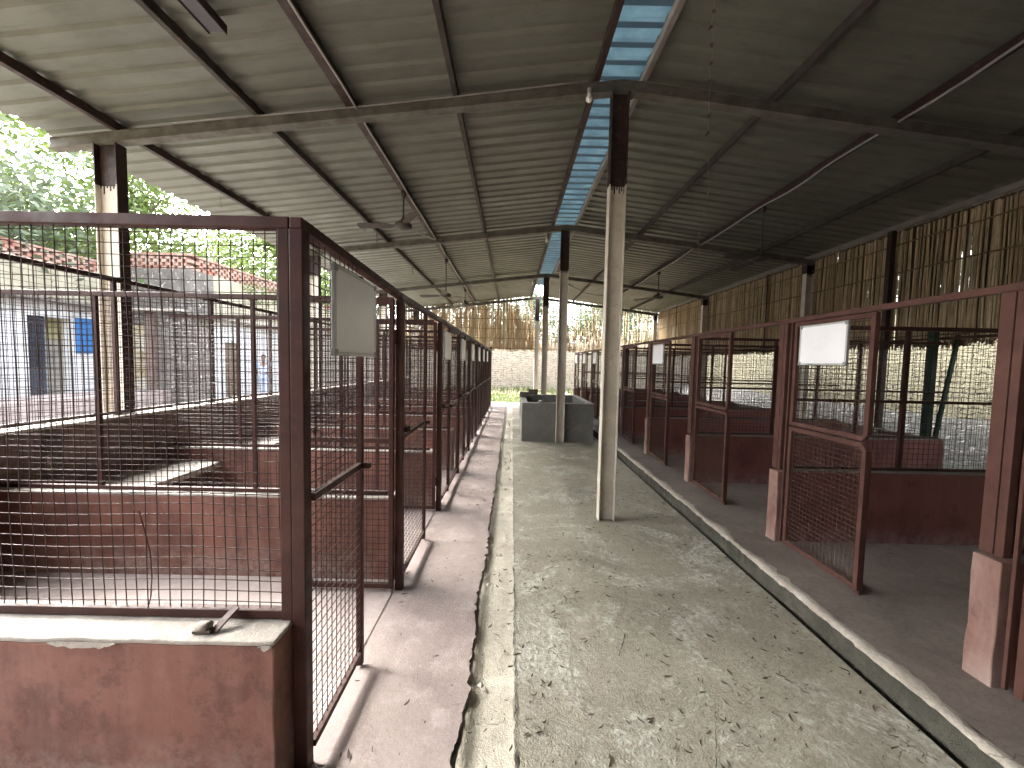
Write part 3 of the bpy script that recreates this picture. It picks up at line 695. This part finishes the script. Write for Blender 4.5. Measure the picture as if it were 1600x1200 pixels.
# whiteboards
def board(p, L, z0, z1, face, label, grp='blank whiteboards on the pen fronts', t=.018):
    """board in a plane of constant x; face +1 looks to +x"""
    x, y0 = p; f = empty('whiteboard', (x, y0+L/2, z0), label, 'whiteboard', grp)
    xa, xb = (x, x+t) if face > 0 else (x-t, x)
    m = MB(); m.box(xa+.003, xb-.003, y0+.014, y0+L-.014, z0+.014, z1-.014); m.build('panel', 'board', f)
    m = MB()
    m.box(xa, xb, y0, y0+L, z0, z0+.0145); m.box(xa, xb, y0, y0+L, z1-.0145, z1); m.box(xa+.0004, xb-.0004, y0+.0004, y0+.0145, z0+.015, z1-.015); m.box(xa+.0004, xb-.0004, y0+L-.0145, y0+L-.0004, z0+.015, z1-.015)
    m.build('trim', 'alu', f, .002)
    for yy in (y0-.002, y0+L-.026):
        for zz in (z0-.002, z1-.026): m = MB(); m.box(xa-.002, xb+.002, yy, yy+.028, zz, zz+.028); m.build('corner_cap', 'plastic', f, .004)
    return f
board((XL+.04, 1.53), .46, 1.615, 1.975, 1, 'grey shaded blank whiteboard on the nearest left pen front')
for k in (2, 3, 4, 5, 6, 7):
    board((XL+.02, YL[k]+.08), .45, 1.62, 1.93, 1, f'blank board on the mesh front of the {ORD[k]} pen in the left row')

# latch bracket lying on the front wall
lb = empty('latch_bracket', (-1.09, 1.36, .61), 'small rusty bracket with a mortar lump on top of the nearest low wall', 'bracket')
m = MB(); m.box(-1.12, -1.055, 1.315, 1.345, .612, .622); m.build('plate', 'purlin', lb, .002)
m = MB(); m.bar((-1.05, 1.33, .615), (-1.02, 1.40, .66), .03, .006); m.build('flap', 'red', lb)
m = MB(); c0 = Vector((-1.09, 1.335, .632)); b = 0
m.lathe([(.001, -.012), (.022, -.01), (.026, 0), (.018, .010), (.001, .014)], tuple(c0), 9); o = m.build('mortar_lump', 'stone', lb, smooth=True)
for v in o.data.vertices: v.co += Vector((n3(v.co.x*60, v.co.y*60), n3(v.co.y*60, v.co.z*60), n3(v.co.z*60, v.co.x*60)))*.008

# ------------------------------------------------------------------ right row of pens
XR = 2.345; ZR = 2.02; ZF = .1
YR = [.10, 1.81, 3.32, 4.97, 6.53, 8.10, 9.68, 11.25, 12.8, 14.3]
for k in range(1, 10):
    y = YR[k]
    low_wall(XR+.04, 5.6, y-.055, y+.055, .63, f'{ORD[k-1]} dark red low cross wall of the right pen row counting from the front', 'redwall_dull', 'dulltop', (XR-.03, XR+.0395), ZF, WG+' on the right')
def pen_right(k, y0, y1, label, opening):
    P_ = empty('pen_front', (XR, y0, ZF), label, 'pen front', 'mesh fronts along the right row')
    # the front runs from the wall at y0 to the wall at y1 (y1 farther); gate hung near y1
    m = MB(); m.box(XR-.02, XR+.02, y0-.06, y1-.0605, ZR-.038, ZR); m.build('top_rail', 'redR', P_, .004)
    m = MB(); m.box(XR-.022, XR+.018, y1-.055, y1-.02, .731, ZR-.0385); m.build('post', 'redR', P_, .003)
    m = MB(); m.box(XR-.010, XR+.010, y1-.095, y1-.080, .12, ZR-.0385); m.build('slat', 'redR', P_, .002)
    if k > 0:
        m = MB(); m.box(XR-.022, XR+.022, y0-.015, y0+.04, .731, ZR-.0385); m.build('post', 'redR', P_, .003)
        m = MB(); m.box(XR+.06, XR+.10, y0-.018, y0+.018, .731, ZR-.0385); m.build('post', 'red', P_, .003)
    L = (y1-y0)*opening
    ye = y1-.13-L; t = .034; zm = 1.13; za = .125
    # upper and lower halves of the gate share one outline but are bent from separate tubes
    def half(zb, zt_, nm_):
        m = MB(); m.box(XR-t/2, XR+t/2, y1-.13-t, y1-.13, zb, zt_)
        a_ = zb+t/2 if nm_ else zt_-t/2; c_ = zt_-t/2 if nm_ else zb+t/2; s_ = 1 if nm_ else -1
        h_ = t*.47
        m.box(XR-h_, XR+h_, ye+.02, y1-.13-t-.0005, a_-h_, a_+h_)
        m.box(XR-h_+.001, XR+h_-.001, ye-h_, y1-.13-t, c_-h_, c_+h_)
        m.box(XR-h_-.001, XR+h_+.001, ye-h_, ye+h_, min(a_+.03*s_, c_-h_*s_), max(a_+.03*s_, c_-h_*s_))
        m.bar((XR, ye+.028, a_), (XR, ye+.001, a_+.034*s_), t*.9, t*.86, (1, 0, 0))
        g = m.build('gate', 'redR', P_, .002)
        m = MB(); mesh_x(m, XR, ye+.006, y1-.13-.01, zb+.012, zt_-.012, c=.036, r=.0019); o = m.build('wire_mesh', 'wireR', g); o.matrix_parent_inverse = Matrix()
        return g
    half(za, zm-.012, 0); u = half(zm+.001, ZR-.042, 1)
    m = MB(); m.box(XR+.004, XR+.03, ye-.012, ye+.026, .096, zm-.1); m.build('gate_stile', 'redR', P_, .003)
    return ye
for k in range(0, 9):
    pl = ['cut off at the right edge', 'nearest whole one, bright whiteboard', 'second whole one, no board', 'third whole one, small bright board', 'fourth whole one, behind near column', 'fifth whole one down the row', 'sixth whole one, beside the tub', 'seventh whole one, near far end', 'last one before the lawn'][k]
    pen_right(k, YR[k], YR[k+1], f'faded red mesh front, right pens: {pl}', .457 if k == 1 else .43)
for k, (dy, lb_) in {1: (-.25, 'large bright blank whiteboard on the nearest right pen gate'), 3: (-.25, 'small bright blank board on the third right pen gate'), 6: (-.3, 'far bright board on the right row left of its taller neighbour board'), 7: (-.3, 'distant narrow bright board next to the last right pens'), 8: (-.3, 'farthest narrow bright board at the end of the right row')}.items():
    board((XR-.03, YR[k+1]+dy-.42), .44, 1.63, 1.94, -1, lb_)
# cross fences and rear on the right
for k in range(1, 10):
    y = YR[k]
    F_ = empty('cross_fence', (4, y, .73), f'dark red mesh fence on the {ORD[k-1]} low cross wall of the right pens', 'mesh fence', 'mesh fences across the right pens')
    m = MB(); m.box(XR+.105, 5.58, y-.018, y+.018, ZR-.075, ZR-.04); m.build('top_rail', 'red', F_, .003)
    m = MB(); m.box(XR+.105, 5.58, y-.014, y+.014, 1.32, 1.345); m.build('middle_rail', 'red', F_, .003)
    m = MB(); m.box(XR+.105, 5.58, y-.014, y+.014, .732, .755); m.build('bottom_rail', 'red', F_, .003)
    for x in (3.4, 4.5): m = MB(); m.box(x-.016, x+.016, y-.013, y+.013, .756, 1.3195); m.box(x-.016, x+.016, y-.013, y+.013, 1.3455, ZR-.0755); m.build('post', 'red', F_, .002)
    m = MB(); mesh_y(m, y, XR+.10, 5.58, .74, ZR-.05, c=.045); m.build('wire_mesh', 'wire', F_)
# rear low walls with doorways
for i, (ya, yb) in enumerate(((-1.2, -.2), (5.15, 7.1), (8.2, 10.2), (11.2, 14.35))):
    low_wall(5.605, 5.72, ya, yb, .61, ['short rear wall segment of the right pens out of sight', 'dark red rear wall segment behind the second right pen, beside the green post', 'middle dark red rear wall segment of the right pens', 'farthest dark red rear wall segment of the right pens'][i], 'darkplaster', 'dulltop', None, ZF) if i else None
rf = empty('rear_fence', (5.66, 8, .7), 'dark mesh fence along the rear of the right pens under the bamboo', 'mesh fence')
for i, y in enumerate([1.7, 3.3, 7.1, 8.2, 10.2, 11.2, 12.8, 14.3]): m = MB(); m.box(5.64, 5.68, y-.02, y+.02, .08, 2.02); m.build('post', 'red', rf, .003)
m = MB(); m.box(5.64, 5.68, .9, 14.32, 2.0205, 2.055); m.build('top_rail', 'red', rf, .003)
m = MB(); mesh_x(m, 5.66, .9, 5.1, .12, 2.03, c=.045); mesh_x(m, 5.66, 5.2, 14.3, .72, 2.03, c=.045); m.build('wire_mesh', 'wire', rf)
g = empty('green_post', (5.5, 5.1, .1), 'dark green steel post with a leaning brace at the rear of the right pens', 'post')
m = MB(); m.box(5.46, 5.53, 5.0, 5.08, .09, 2.13); m.build('shaft', 'greensteel', g, .004)
m = MB(); m.bar((5.62, 5.05, .65), (5.80, 5.02, 2.08), .045, .03); m.build('brace', 'greensteel', g)

# ------------------------------------------------------------------ posts carrying the bamboo
for i, (y, wd, lab) in enumerate(((1.9, .08, 'dark screen post at the far right edge'), (6.12, .075, 'thick dark steel post in front of the side bamboo screen'), (9.0, .022, 'thin dark rod in front of the side bamboo screen'), (13.9, .025, 'thin far dark rod in front of the side bamboo screen'))):
    if y < 3: continue
    m = MB(); m.box(5.86, 5.86+wd, y-wd/2, y+wd/2, .08 if wd > .05 else 1.9, rz(5.9)+.05); tag(m.build('screen_post', 'darksteel', bevel=.003), lab, 'post')
# unseen side wall added under the screen to darken the near right
m = MB(); m.box(5.98, 6.1, -6.2, 1.7, -.05, 2.02); tag(m.build('side_wall', 'darkplaster'), 'unseen plastered side wall added under the bamboo screen to darken the near right', 'wall')
ew = empty('added_end_wall', (.8, -6.2, 0), 'unseen gable wall added behind the viewpoint to cut the light', 'wall')  # end and return walls added out of view to hold back light
m = MB()
for yy in (-6.2, -6.35): m.poly([(-4.5, yy, -.05), (6.1, yy, -.05), (6.1, yy, rz(6.1)+.13), (RX, yy, RZ+.13), (-4.5, yy, rz(-4.5)+.13)])
m.build('added_gable', 'darkplaster', ew)
m = MB(); m.box(-4.5, -4.35, -6.19, -2.2, -.05, 3.6); m.build('added_return_wall', 'darkplaster', ew)
# bamboo screens
def stick(m, p, q, r):
    p, q = Vector(p), Vector(q); mid = (p+q)/2+Vector((R.uniform(-1, 1), R.uniform(-1, 1), 0))*.012
    m.tube([p, mid, q], r, 5, False)
def screen_side(y0, y1, label):
    f = empty('bamboo_screen', (6.0, (y0+y1)/2, 2.0), label, 'bamboo screen', 'bamboo screens under the roof edge')
    m = MB(); y = y0+.01
    while y < y1-.01:
        lean = R.uniform(-.03, .03); zt = rz(6.0)+.05+R.uniform(-.03, .0); zb = 1.98+R.uniform(-.06, .06)
        r = R.uniform(.007, .0135); stick(m, (6.0+R.uniform(-.014, .014), y, zb), (6.0+R.uniform(-.012, .012), y+lean, zt), r); y += r*R.uniform(1.8, 2.5)
    y = y0+.02; B_ = MB()
    while y < y1-.02:
        r = R.uniform(.009, .014); stick(B_, (6.045+R.uniform(-.01, .01), y, 1.99+R.uniform(-.05, .05)), (6.045+R.uniform(-.01, .01), y+R.uniform(-.008, .008), rz(6.0)+.08), r); y += r*1.15
    B_.build('gap_shade_backing', 'reedback', f, smooth=True)
    m.build('sticks', 'reed', f, smooth=True)
    m = MB()
    for z in (2.12, 2.62, 3.12, 3.55): m.tube([(5.975+R.uniform(-.004, .004), y0+(y1-y0)*i/8, z+.02*n3(i*.7+y0, z)) for i in range(9)], .012, 5)
    m.build('bands', 'reedband', f)
    return f
for ya, yb, lb_ in ((-6.2, 1.8, 'bamboo stick screen at the far right beyond the frame edge'), (1.8, 6.12, 'nearest brown bamboo stick screen under the right eave, at the right edge'), (6.12, 7.9, 'short bamboo screen between the dark post and the pale eave column'), (7.9, 12.05, 'bamboo screen on the right side between two pale eave columns'), (12.05, 16.0, 'farthest bamboo screen on the right side, by the gable')):
    screen_side(ya+.005, yb-.005, lb_)
def screen_gable(x0, x1, dens, label, zb0=2.12):
    f = empty('bamboo_screen', ((x0+x1)/2, 16.2, zb0), label, 'bamboo screen', 'bamboo screens under the roof edge')
    m = MB(); x = x0
    while x < x1:
        lean = R.uniform(-.06, .06) if dens > .9 else R.uniform(-.13, .13); zt = rz(x)+.13-(0 if R.random() < .75 else R.random()**2*(.2 if dens > .9 else 1.0)); zb = zb0+R.uniform(-.05, .07)
        r = R.uniform(.010, .017)
        if dens > .9 and x > -.3: zt = min(zt, zb+.9+(.9-x)*.9+R.uniform(-.3, .3)) if R.random() < .75 else zt
        if dens < .9 and R.random() < .8: stick(m, (x+.02, 16.23, zb), (x+.02+R.uniform(-.05, .05), 16.23, zb+R.uniform(.4, 1.0)), r)
        if x > 1.2 and x < 3.2 and R.random() < .45: zt = min(zt, zb+R.uniform(.5, 1.3))
        if dens > .9 and R.random() < .8: stick(m, (x+.012, 16.24, zb), (x+.012-lean, 16.24, zt+.03), r)
        stick(m, (x, 16.2+R.uniform(-.02, .02), zb), (x+lean, 16.2+R.uniform(-.02, .02), zt), r); x += r*(1.75 if dens > .9 else R.uniform(2.4, 4.6))
    m.build('sticks', 'reed', f, smooth=True)
    m = MB()
    for z in (2.2, 2.62, 3.02, 3.42, 3.8):
        xa, xb = x0, x1
        while rz(xa)+.06 < z: xa += .1
        while rz(xb)+.06 < z: xb -= .1
        if xb-xa > .2: m.tube([(xa+(xb-xa)*i/10, 16.165, z+.02*n3(i*.7, z)) for i in range(11)], .012, 5)
    m.build('bands', 'reedband', f)
screen_gable(-4.6, .88, 1, 'dense bamboo stick screen filling the left half of the far gable')
screen_gable(.90, 5.95, .5, 'sparse gappy bamboo stick screen in the right half of the far gable, trees showing through')

# ------------------------------------------------------------------ tub
t = empty('water_tub', (.95, 8.8, 0), 'grey cement water tub standing open in the middle of the aisle', 'tub')
X0_, X1_, TY0, TY1, H_ = .22, 1.69, 7.78, 9.95, .79
m = MB(); wt = .12
m.box(X0_, X1_, TY0, TY0+wt, -.02, H_); m.box(X0_, X1_, TY1-wt, TY1, -.02, H_)
m.box(X0_, X0_+wt, TY0+wt+.0005, TY1-wt-.0005, -.02, H_-.001); m.box(X1_-wt, X1_, TY0+wt+.0005, TY1-wt-.0005, -.02, H_-.001)
m.build('tub_wall', 'tub', t, .012, seg=3)
m = MB(); m.box(X0_+wt, X1_-wt, TY0+wt, TY1-wt, .05, .10); m.build('tub_floor', 'tub', t)
m = MB(); d = .004
m.box(X0_-d, X1_+d, TY0-d, TY0+wt, H_+.0005, H_+.012); m.box(X0_-d, X1_+d, TY1-wt, TY1+d, H_+.0005, H_+.012)
m.box(X0_-d, X0_+wt, TY0+wt+.001, TY1-wt-.001, H_, H_+.011); m.box(X1_-wt, X1_+d, TY0+wt+.001, TY1-wt-.001, H_, H_+.011)
m.build('rim', 'tubtop', t, .004)
for (x0, x1, y0, y1, h, lb_) in ((.20, .42, 9.0, 9.12, .12, 'dark block on the left rim of the tub'), (.44, .68, 9.84, 9.94, .13, 'dark block on the back rim of the tub')):
    m = MB(); m.box(x0, x1, y0, y1, H_+.012, H_+.012+h); tag(m.build('block', 'brickbit', bevel=.01), lb_, 'block', 'blocks on the tub rim')
m = MB(); m.lathe([(.001, 0), (.06, .0), (.07, .02), (.05, .04), (.001, .05)], (.62, 7.84, H_+.012), 10); o = m.build('cement_lump', 'stone', smooth=True)
for v in o.data.vertices: v.co += Vector((n3(v.co.x*20, v.co.y*20, 1), n3(v.co.y*20, v.co.z*20, 3)*.3, abs(n3(v.co.z*30, v.co.x*20, 2))))*.03
tag(o, 'pale crumbling cement lump on the front rim of the tub', 'lump')

# ------------------------------------------------------------------ outer walls
def rubble_wall(name, x0, x1, y0, y1, zt, mat, label, axis):
    n = 220; k = 14; m = MB()
    L = (y1-y0) if axis == 'y' else (x1-x0)
    for i in range(n+1):
        u = i/n*L
        top = zt+.05*n3(u*1.5, 3)+.03*n3(u*7, 5)
        for side in (0, 1):
            for j in range(k+1):
                z = -.2+(top+.2)*j/k; d = .02*n3(u*4, z*6, side*7)+.012*n3(u*13, z*15, side*3)
                if axis == 'y': m.v.append(((x0-d if side == 0 else x1+d), y0+u, z))
                else: m.v.append((x0+u, (y0-d if side == 0 else y1+d), z))
    st = 2*(k+1)
    for i in range(n):
        for j in range(k):
            a = i*st+j; m.f.append((a, a+1, a+st+1, a+st)); b_ = a+k+1; m.f.append((b_, b_+st, b_+st+1, b_+1))
        m.f.append((i*st+k, i*st+2*k+1, (i+1)*st+2*k+1, (i+1)*st+k))
    o = m.build(name, mat, smooth=True)
    return tag(o, label, 'wall')
rubble_wall('boundary_wall', 9.55, 9.85, -6, 20.9, 3.0, 'brickR', 'yellowish limewashed brick boundary wall beyond the right pens', 'y')
rubble_wall('boundary_wall', -10.4, 10, 21.0, 21.3, 2.75, 'brickB', 'whitewashed rubble wall behind the lawn at the far end', 'x')

# ------------------------------------------------------------------ old house on the left
hs = empty('old_house', (-13, 9, 0), 'long low whitewashed old house with a blue shutter, left of the shed', 'house')
hx = -13.0
def hb(name, mat, boxes, bevel=.01, parent=None):
    m = MB()
    for b in boxes: m.box(*b)
    o = m.build(name, mat, hs if parent is None else parent, bevel)
    if parent is not None: o.matrix_parent_inverse = Matrix()
    return o
DY0, DY1, DZ0, DZ1 = 10.35, 11.42, .45, 2.62
hb('wall', 'white', [(hx-.3, hx, -8, DY0, 0, 3.1), (hx-.3, hx, DY0+.0005, DY1-.0005, DZ1, 3.099), (hx-.3, hx, DY1, 13.0, 0, 3.1)], .0)
hb('upper_wall', 'yellowwash', [(hx-.29, hx-.01, -8, 13.0, 3.1005, 4.1)], .02)
m = MB()
yy = -8
row = 0
for row in range(4):
    yy = -8+(.15 if row % 2 else 0)
    while yy < 13:
        m.box(hx-.27, hx-.03, yy, yy+.19+.02*R.random(), 4.101+row*.09, 4.101+row*.09+.082); yy += .30
m.box(hx-.28, hx-.02, -8, 13, 4.47, 4.53); m.build('parapet', 'redbrick', hs, 0)
hb('ledge', 'weathered', [(hx+.0005, hx+.4, -8, 12.9, 3.02, 3.10)])
hb('plinth', 'walk_left', [(hx+.0005, hx+1.6, -8, 12.95, -.03, .44)])
dr = hb('doorway', 'greydoor', [(hx-.6, hx-.55, DY0-.3, DY1+.3, 0, 3.0), (hx-.56, hx-.54, DY0+.5, DY1+.2, .45, 2.0)], 0)
hb('inner_wall', 'yellow', [(hx-.545, hx-.5395, DY0+.48, DY1+.2, 2.001, 2.62)], 0, dr)
m = MB(); 
for i in range(9): m.box(hx-.10, hx-.08, DY0+.02+i*.05, DY0+.035+i*.05, DZ0+.75, DZ1-.02)
for i in range(12): m.box(hx-.079, hx-.06, DY0, DY0+.45, DZ0+.75+i*.12, DZ0+.77+i*.12)
m.box(hx-.13, hx-.101, DY0, DY0+.46, DZ0, DZ1); o = m.build('grille_door', 'darkdoor', dr); o.matrix_parent_inverse = Matrix()
hb('shutter', 'shutter', [(hx+.001, hx+.045, DY1+.05, DY1+.48, 1.62, 2.66), (hx+.0455, hx+.06, DY1+.08, DY1+.45, 1.68, 2.10), (hx+.0455, hx+.06, DY1+.08, DY1+.45, 2.16, 2.60)], .004)
# projecting weathered block
pb = empty('projecting_block', (-12, 13.2, 0), 'taller rain blackened block of the old house with a brick lattice parapet', 'building')
bx = -10.8
def pbx(name, mat, boxes, bevel=.015):
    m = MB()
    for b in boxes: m.box(*b)
    return m.build(name, mat, pb, bevel)
pbx('front_wall', 'weathered', [(-13.4, bx-.3, 13.0, 13.3, 2.6, 4.5)])
pbx('lower_wall', 'tanplaster', [(-13.4, -12.0, 13.0, 13.3, 0, 2.5995)])
pbx('stained_wall', 'weathered', [(-11.9995, bx-.3, 13.002, 13.3, 0, 2.5995)])
pbx('pilaster', 'darkplaster', [(-12.25, -11.95, 12.86, 12.9995, 0, 3.2)])
pbx('pilaster', 'weathered', [(-11.55, -11.3, 12.86, 13.0, 0, 3.4)])
pbx('pilaster', 'weathered', [(bx-.28, bx-.0, 12.88, 12.9995, 0, 3.4)])
pbx('side_wall', 'weathered', [(bx-.2995, bx, 13.0, 14.0, 0, 4.5)])
pbx('side_wall', 'white', [(bx-.2995, bx-.002, 14.0005, 14.5, 0, 3.0), (bx-.2995, bx-.002, 14.5005, 15.2, 2.15, 3.0), (bx-.2995, bx-.002, 15.2005, 24, 0, 3.0)], 0)
pbx('upper_wall', 'yellowwash', [(bx-.29, bx-.004, 14.0005, 24, 3.0005, 4.5)])
pbx('ledge', 'walltop', [(bx+.0, bx+.35, 13.1, 23, 2.95, 3.02), (-13.0, bx+.0, 12.55, 12.859, 3.05, 3.12)])
pbx('door', 'browndoor', [(bx-.12, bx-.08, 14.5, 15.2, 0, 2.15)])
m = MB()
for row in range(4):
    xx = -13.4+(.13 if row % 2 else 0)
    while xx < bx-.1: m.box(xx, xx+.17, 13.02, 13.26, 4.501+row*.11, 4.501+row*.11+.10); xx += .27
    yy = 13.3+(.13 if row % 2 else 0)
    while yy < 24: m.box(bx-.27, bx-.03, yy, yy+.17, 4.501+row*.11, 4.501+row*.11+.10); yy += .27
m.box(-13.4, bx, 13.0, 13.28, 4.945, 5.02); m.box(bx-.28, bx, 13.281, 24, 4.945, 5.02)
m.build('parapet', 'redbrick', pb, 0)
m = MB()
for i in range(900):
    x = bx-.15+R.uniform(-.2, .3); y = R.uniform(15.5, 19); z = 4.35+R.uniform(-.5, .35); s_ = .04+.05*R.random()
    d1 = Vector((R.uniform(-1, 1), R.uniform(-1, 1), R.uniform(-1, 1))).normalized()*s_; d2 = d1.cross(Vector((R.uniform(-1, 1), R.uniform(-1, 1), 1))).normalized()*s_*.5; c = Vector((x, y, z))
    m.poly([c-d1, c+d2, c+d1, c-d2])
tag(m.build('creeper', 'leafA'), 'yellow green creeper spilling over the parapet of the old house', 'creeper')

# ------------------------------------------------------------------ person in the yard
def person(loc, face):
    e = empty('person', loc, 'person in a pale blue shirt and trousers walking by the old house', 'person')
    J = {'pelvis': (0, 0, .92), 'belly': (0, .01, 1.08), 'chest': (0, .01, 1.30), 'neck': (0, .0, 1.46), 'head0': (0, -.02, 1.53), 'head1': (0, -.025, 1.60), 'head2': (0, -.015, 1.69),
         'hipL': (.09, 0, .88), 'kneeL': (.10, -.10, .50), 'ankL': (.10, -.06, .09), 'toeL': (.11, -.20, .03), 'hipR': (-.09, 0, .88), 'kneeR': (-.10, .06, .49), 'ankR': (-.10, .20, .12), 'toeR': (-.11, .09, .03),
         'shL': (.18, .01, 1.40), 'elL': (.24, .06, 1.13), 'wrL': (.22, -.08, .92), 'haL': (.21, -.13, .85), 'shR': (-.18, .01, 1.40), 'elR': (-.24, -.03, 1.13), 'wrR': (-.20, -.22, 1.02), 'haR': (-.18, -.29, 1.02)}
    Rr = {'pelvis': .13, 'belly': .12, 'chest': .14, 'neck': .055, 'head0': .07, 'head1': .085, 'head2': .075, 'hipL': .09, 'kneeL': .06, 'ankL': .045, 'toeL': .035, 'shL': .06, 'elL': .045, 'wrL': .03, 'haL': .035}
    E_ = [('pelvis', 'belly'), ('belly', 'chest'), ('chest', 'neck'), ('neck', 'head0'), ('head0', 'head1'), ('head1', 'head2')]
    for s_ in 'LR': E_ += [('pelvis', 'hip'+s_), ('hip'+s_, 'knee'+s_), ('knee'+s_, 'ank'+s_), ('ank'+s_, 'toe'+s_), ('chest', 'sh'+s_), ('sh'+s_, 'el'+s_), ('el'+s_, 'wr'+s_), ('wr'+s_, 'ha'+s_)]
    def skin(names, edges, grow, nm, mat):
        idx = {n: i for i, n in enumerate(names)}
        rot = Matrix.Rotation(face, 4, 'Z')
        me = bpy.data.meshes.new(nm); me.from_pydata([tuple(rot @ Vector(J[n])) for n in names], [(idx[a], idx[b]) for a, b in edges], []); me.update()
        o = bpy.data.objects.new(nm, me); C.objects.link(o); o.parent = e
        md = o.modifiers.new('skin', 'SKIN'); sv = me.skin_vertices[0].data
        for n in names:
            r_ = Rr.get(n, Rr.get(n[:-1]+'L', .05))+grow; fy = .75 if n in ('pelvis', 'belly', 'chest') else 1; sv[idx[n]].radius = (r_, r_*fy)
        sv[0].use_root = True
        o.modifiers.new('sub', 'SUBSURF').levels = 2; o.modifiers['sub'].render_levels = 2
        me.materials.append(M[mat])
        for p in me.polygons: p.use_smooth = True
        return o
    names = list(J)
    skin(names, E_, 0, 'body', 'skin')
    skin(['pelvis', 'belly', 'chest', 'shL', 'elL', 'shR', 'elR'], [('pelvis', 'belly'), ('belly', 'chest'), ('chest', 'shL'), ('shL', 'elL'), ('chest', 'shR'), ('shR', 'elR')], .016, 'shirt', 'cloth')
    skin(['pelvis', 'hipL', 'kneeL', 'ankL', 'hipR', 'kneeR', 'ankR'], [('pelvis', 'hipL'), ('hipL', 'kneeL'), ('kneeL', 'ankL'), ('pelvis', 'hipR'), ('hipR', 'kneeR'), ('kneeR', 'ankR')], .02, 'trousers', 'cloth')
    m = MB(); prof = [(.001, 1.76), (.05, 1.75), (.085, 1.71), (.092, 1.66), (.088, 1.62), (.08, 1.60)]
    m.lathe([(r_, z) for r_, z in prof], (0, .015, 0), 14)
    rot = Matrix.Translation(loc) @ Matrix.Rotation(face, 4, 'Z'); m.v = [tuple(rot @ Vector(v)) for v in m.v]
    m.build('hair', 'hair', e, smooth=True)
    for sx in (-.03, .03):
        m = MB(); m.lathe([(.001, .012), (.010, .006), (.012, 0), (.010, -.006), (.001, -.012)], (sx, -.103, 1.62), 8); m.v = [tuple(rot @ Vector(v)) for v in m.v]; m.build('eye', 'hair', e, smooth=True)
person((-9.95, 15.4, -.03), rad(25))

# ------------------------------------------------------------------ trees
def tree(loc, h, cr, leaves, lsz, mat, label, seed, group='trees around the shed', low=.35):
    rg = random.Random(seed)
    e = empty('tree', loc, label, 'tree', group)
    X, Y, Z = loc; m = MB()
    trunk = [(X+.25*n3(i*.6, seed), Y+.25*n3(i*.6, seed+4), Z+h*.62*i/6) for i in range(7)]
    m.tube(trunk, .03*h, 9, True, .012*h)
    cl = []
    for i in range(26):
        a = rg.random()*6.28; zz = low+(1-low)*rg.random(); rad_ = cr*math.sin(min(1, (1-zz)/(1-low)*1.25+.15)*1.57)*(.35+.65*rg.random()**.5)
        c = Vector((X+math.cos(a)*rad_, Y+math.sin(a)*rad_, Z+h*zz)); cl.append((c, cr*(.20+.20*rg.random())))
        s0 = Vector(trunk[min(6, 2+int(4*zz))]); md = (s0+c)/2+Vector((0, 0, -.05*h*rg.random()))
        m.tube([s0, md, c], .008*h, 5, False, .002*h)
    m.build('trunk', 'bark', e, smooth=True)
    m = MB()
    for i in range(leaves):
        c, r_ = cl[i % len(cl)]
        d = Vector((rg.gauss(0, 1), rg.gauss(0, 1), rg.gauss(0, .75)))*r_*.62
        p = c+d
        if -5.6 < p.x < 6.9 and p.y < 17.5: continue
        a = Vector((rg.uniform(-1, 1), rg.uniform(-1, 1), rg.uniform(-.8, .4))).normalized(); b_ = a.cross(Vector((rg.uniform(-1, 1), rg.uniform(-1, 1), rg.uniform(-1, 1)))).normalized()
        L = lsz*(.6+.8*rg.random()); m.poly([p-a*L, p+b_*L*.45, p+a*L, p-b_*L*.45])
    m.build('crown', mat, e)
T = [((-17.5, 9, 0), 10.5, 4.2, 22000, .11, 'leafB', 'grey green tree behind the roof of the old house at the far left', .35),
     ((-17, 15.5, 0), 10, 4.2, 22000, .11, 'leafA', 'yellow green tree behind the lattice parapet, right of the left pole', .35),
     ((-21, 11.5, 0), 14.5, 5.2, 17000, .14, 'leafA', 'tall yellow green tree rising above the left roof edge', .3),
     ((-14.5, 22, 0), 9, 4, 16000, .12, 'leafA', 'bright green tree behind the end of the old house', .3),
     ((-12, 28, 0), 9, 4.5, 12000, .13, 'leafB', 'green tree behind the left end of the rubble wall', .3),
     ((-3, 27, 0), 7, 3.6, 10000, .12, 'leafB', 'tree hidden behind the dense bamboo gable', .3),
     ((1.2, 27, 0), 6.2, 2.4, 9000, .11, 'leafB', 'dark tree behind the gable column seen through the bamboo', .25),
     ((7.5, 26, 0), 7.4, 3.4, 12000, .12, 'leafB', 'tree behind the rubble wall seen through the right gable bamboo', .2),
     ((11.6, 2, 0), 11, 5.4, 17000, .26, 'leafB', 'broad tree added to shade the alley at the near end of the right boundary wall', .52),  # this and the next two trees are added to shade the right alley
     ((11.6, 9, 0), 11, 5.4, 17000, .26, 'leafB', 'broad tree added to shade the alley at the middle of the right boundary wall', .52),
     ((11.6, 16, 0), 10.5, 5.2, 16000, .26, 'leafB', 'broad tree added to shade the alley at the far end of the right boundary wall', .52)]
for i, (loc, h, cr, n, ls, mt, lb_, low) in enumerate(T): tree(loc, h, cr, n, ls, mt, lb_, 11+i, low=low)
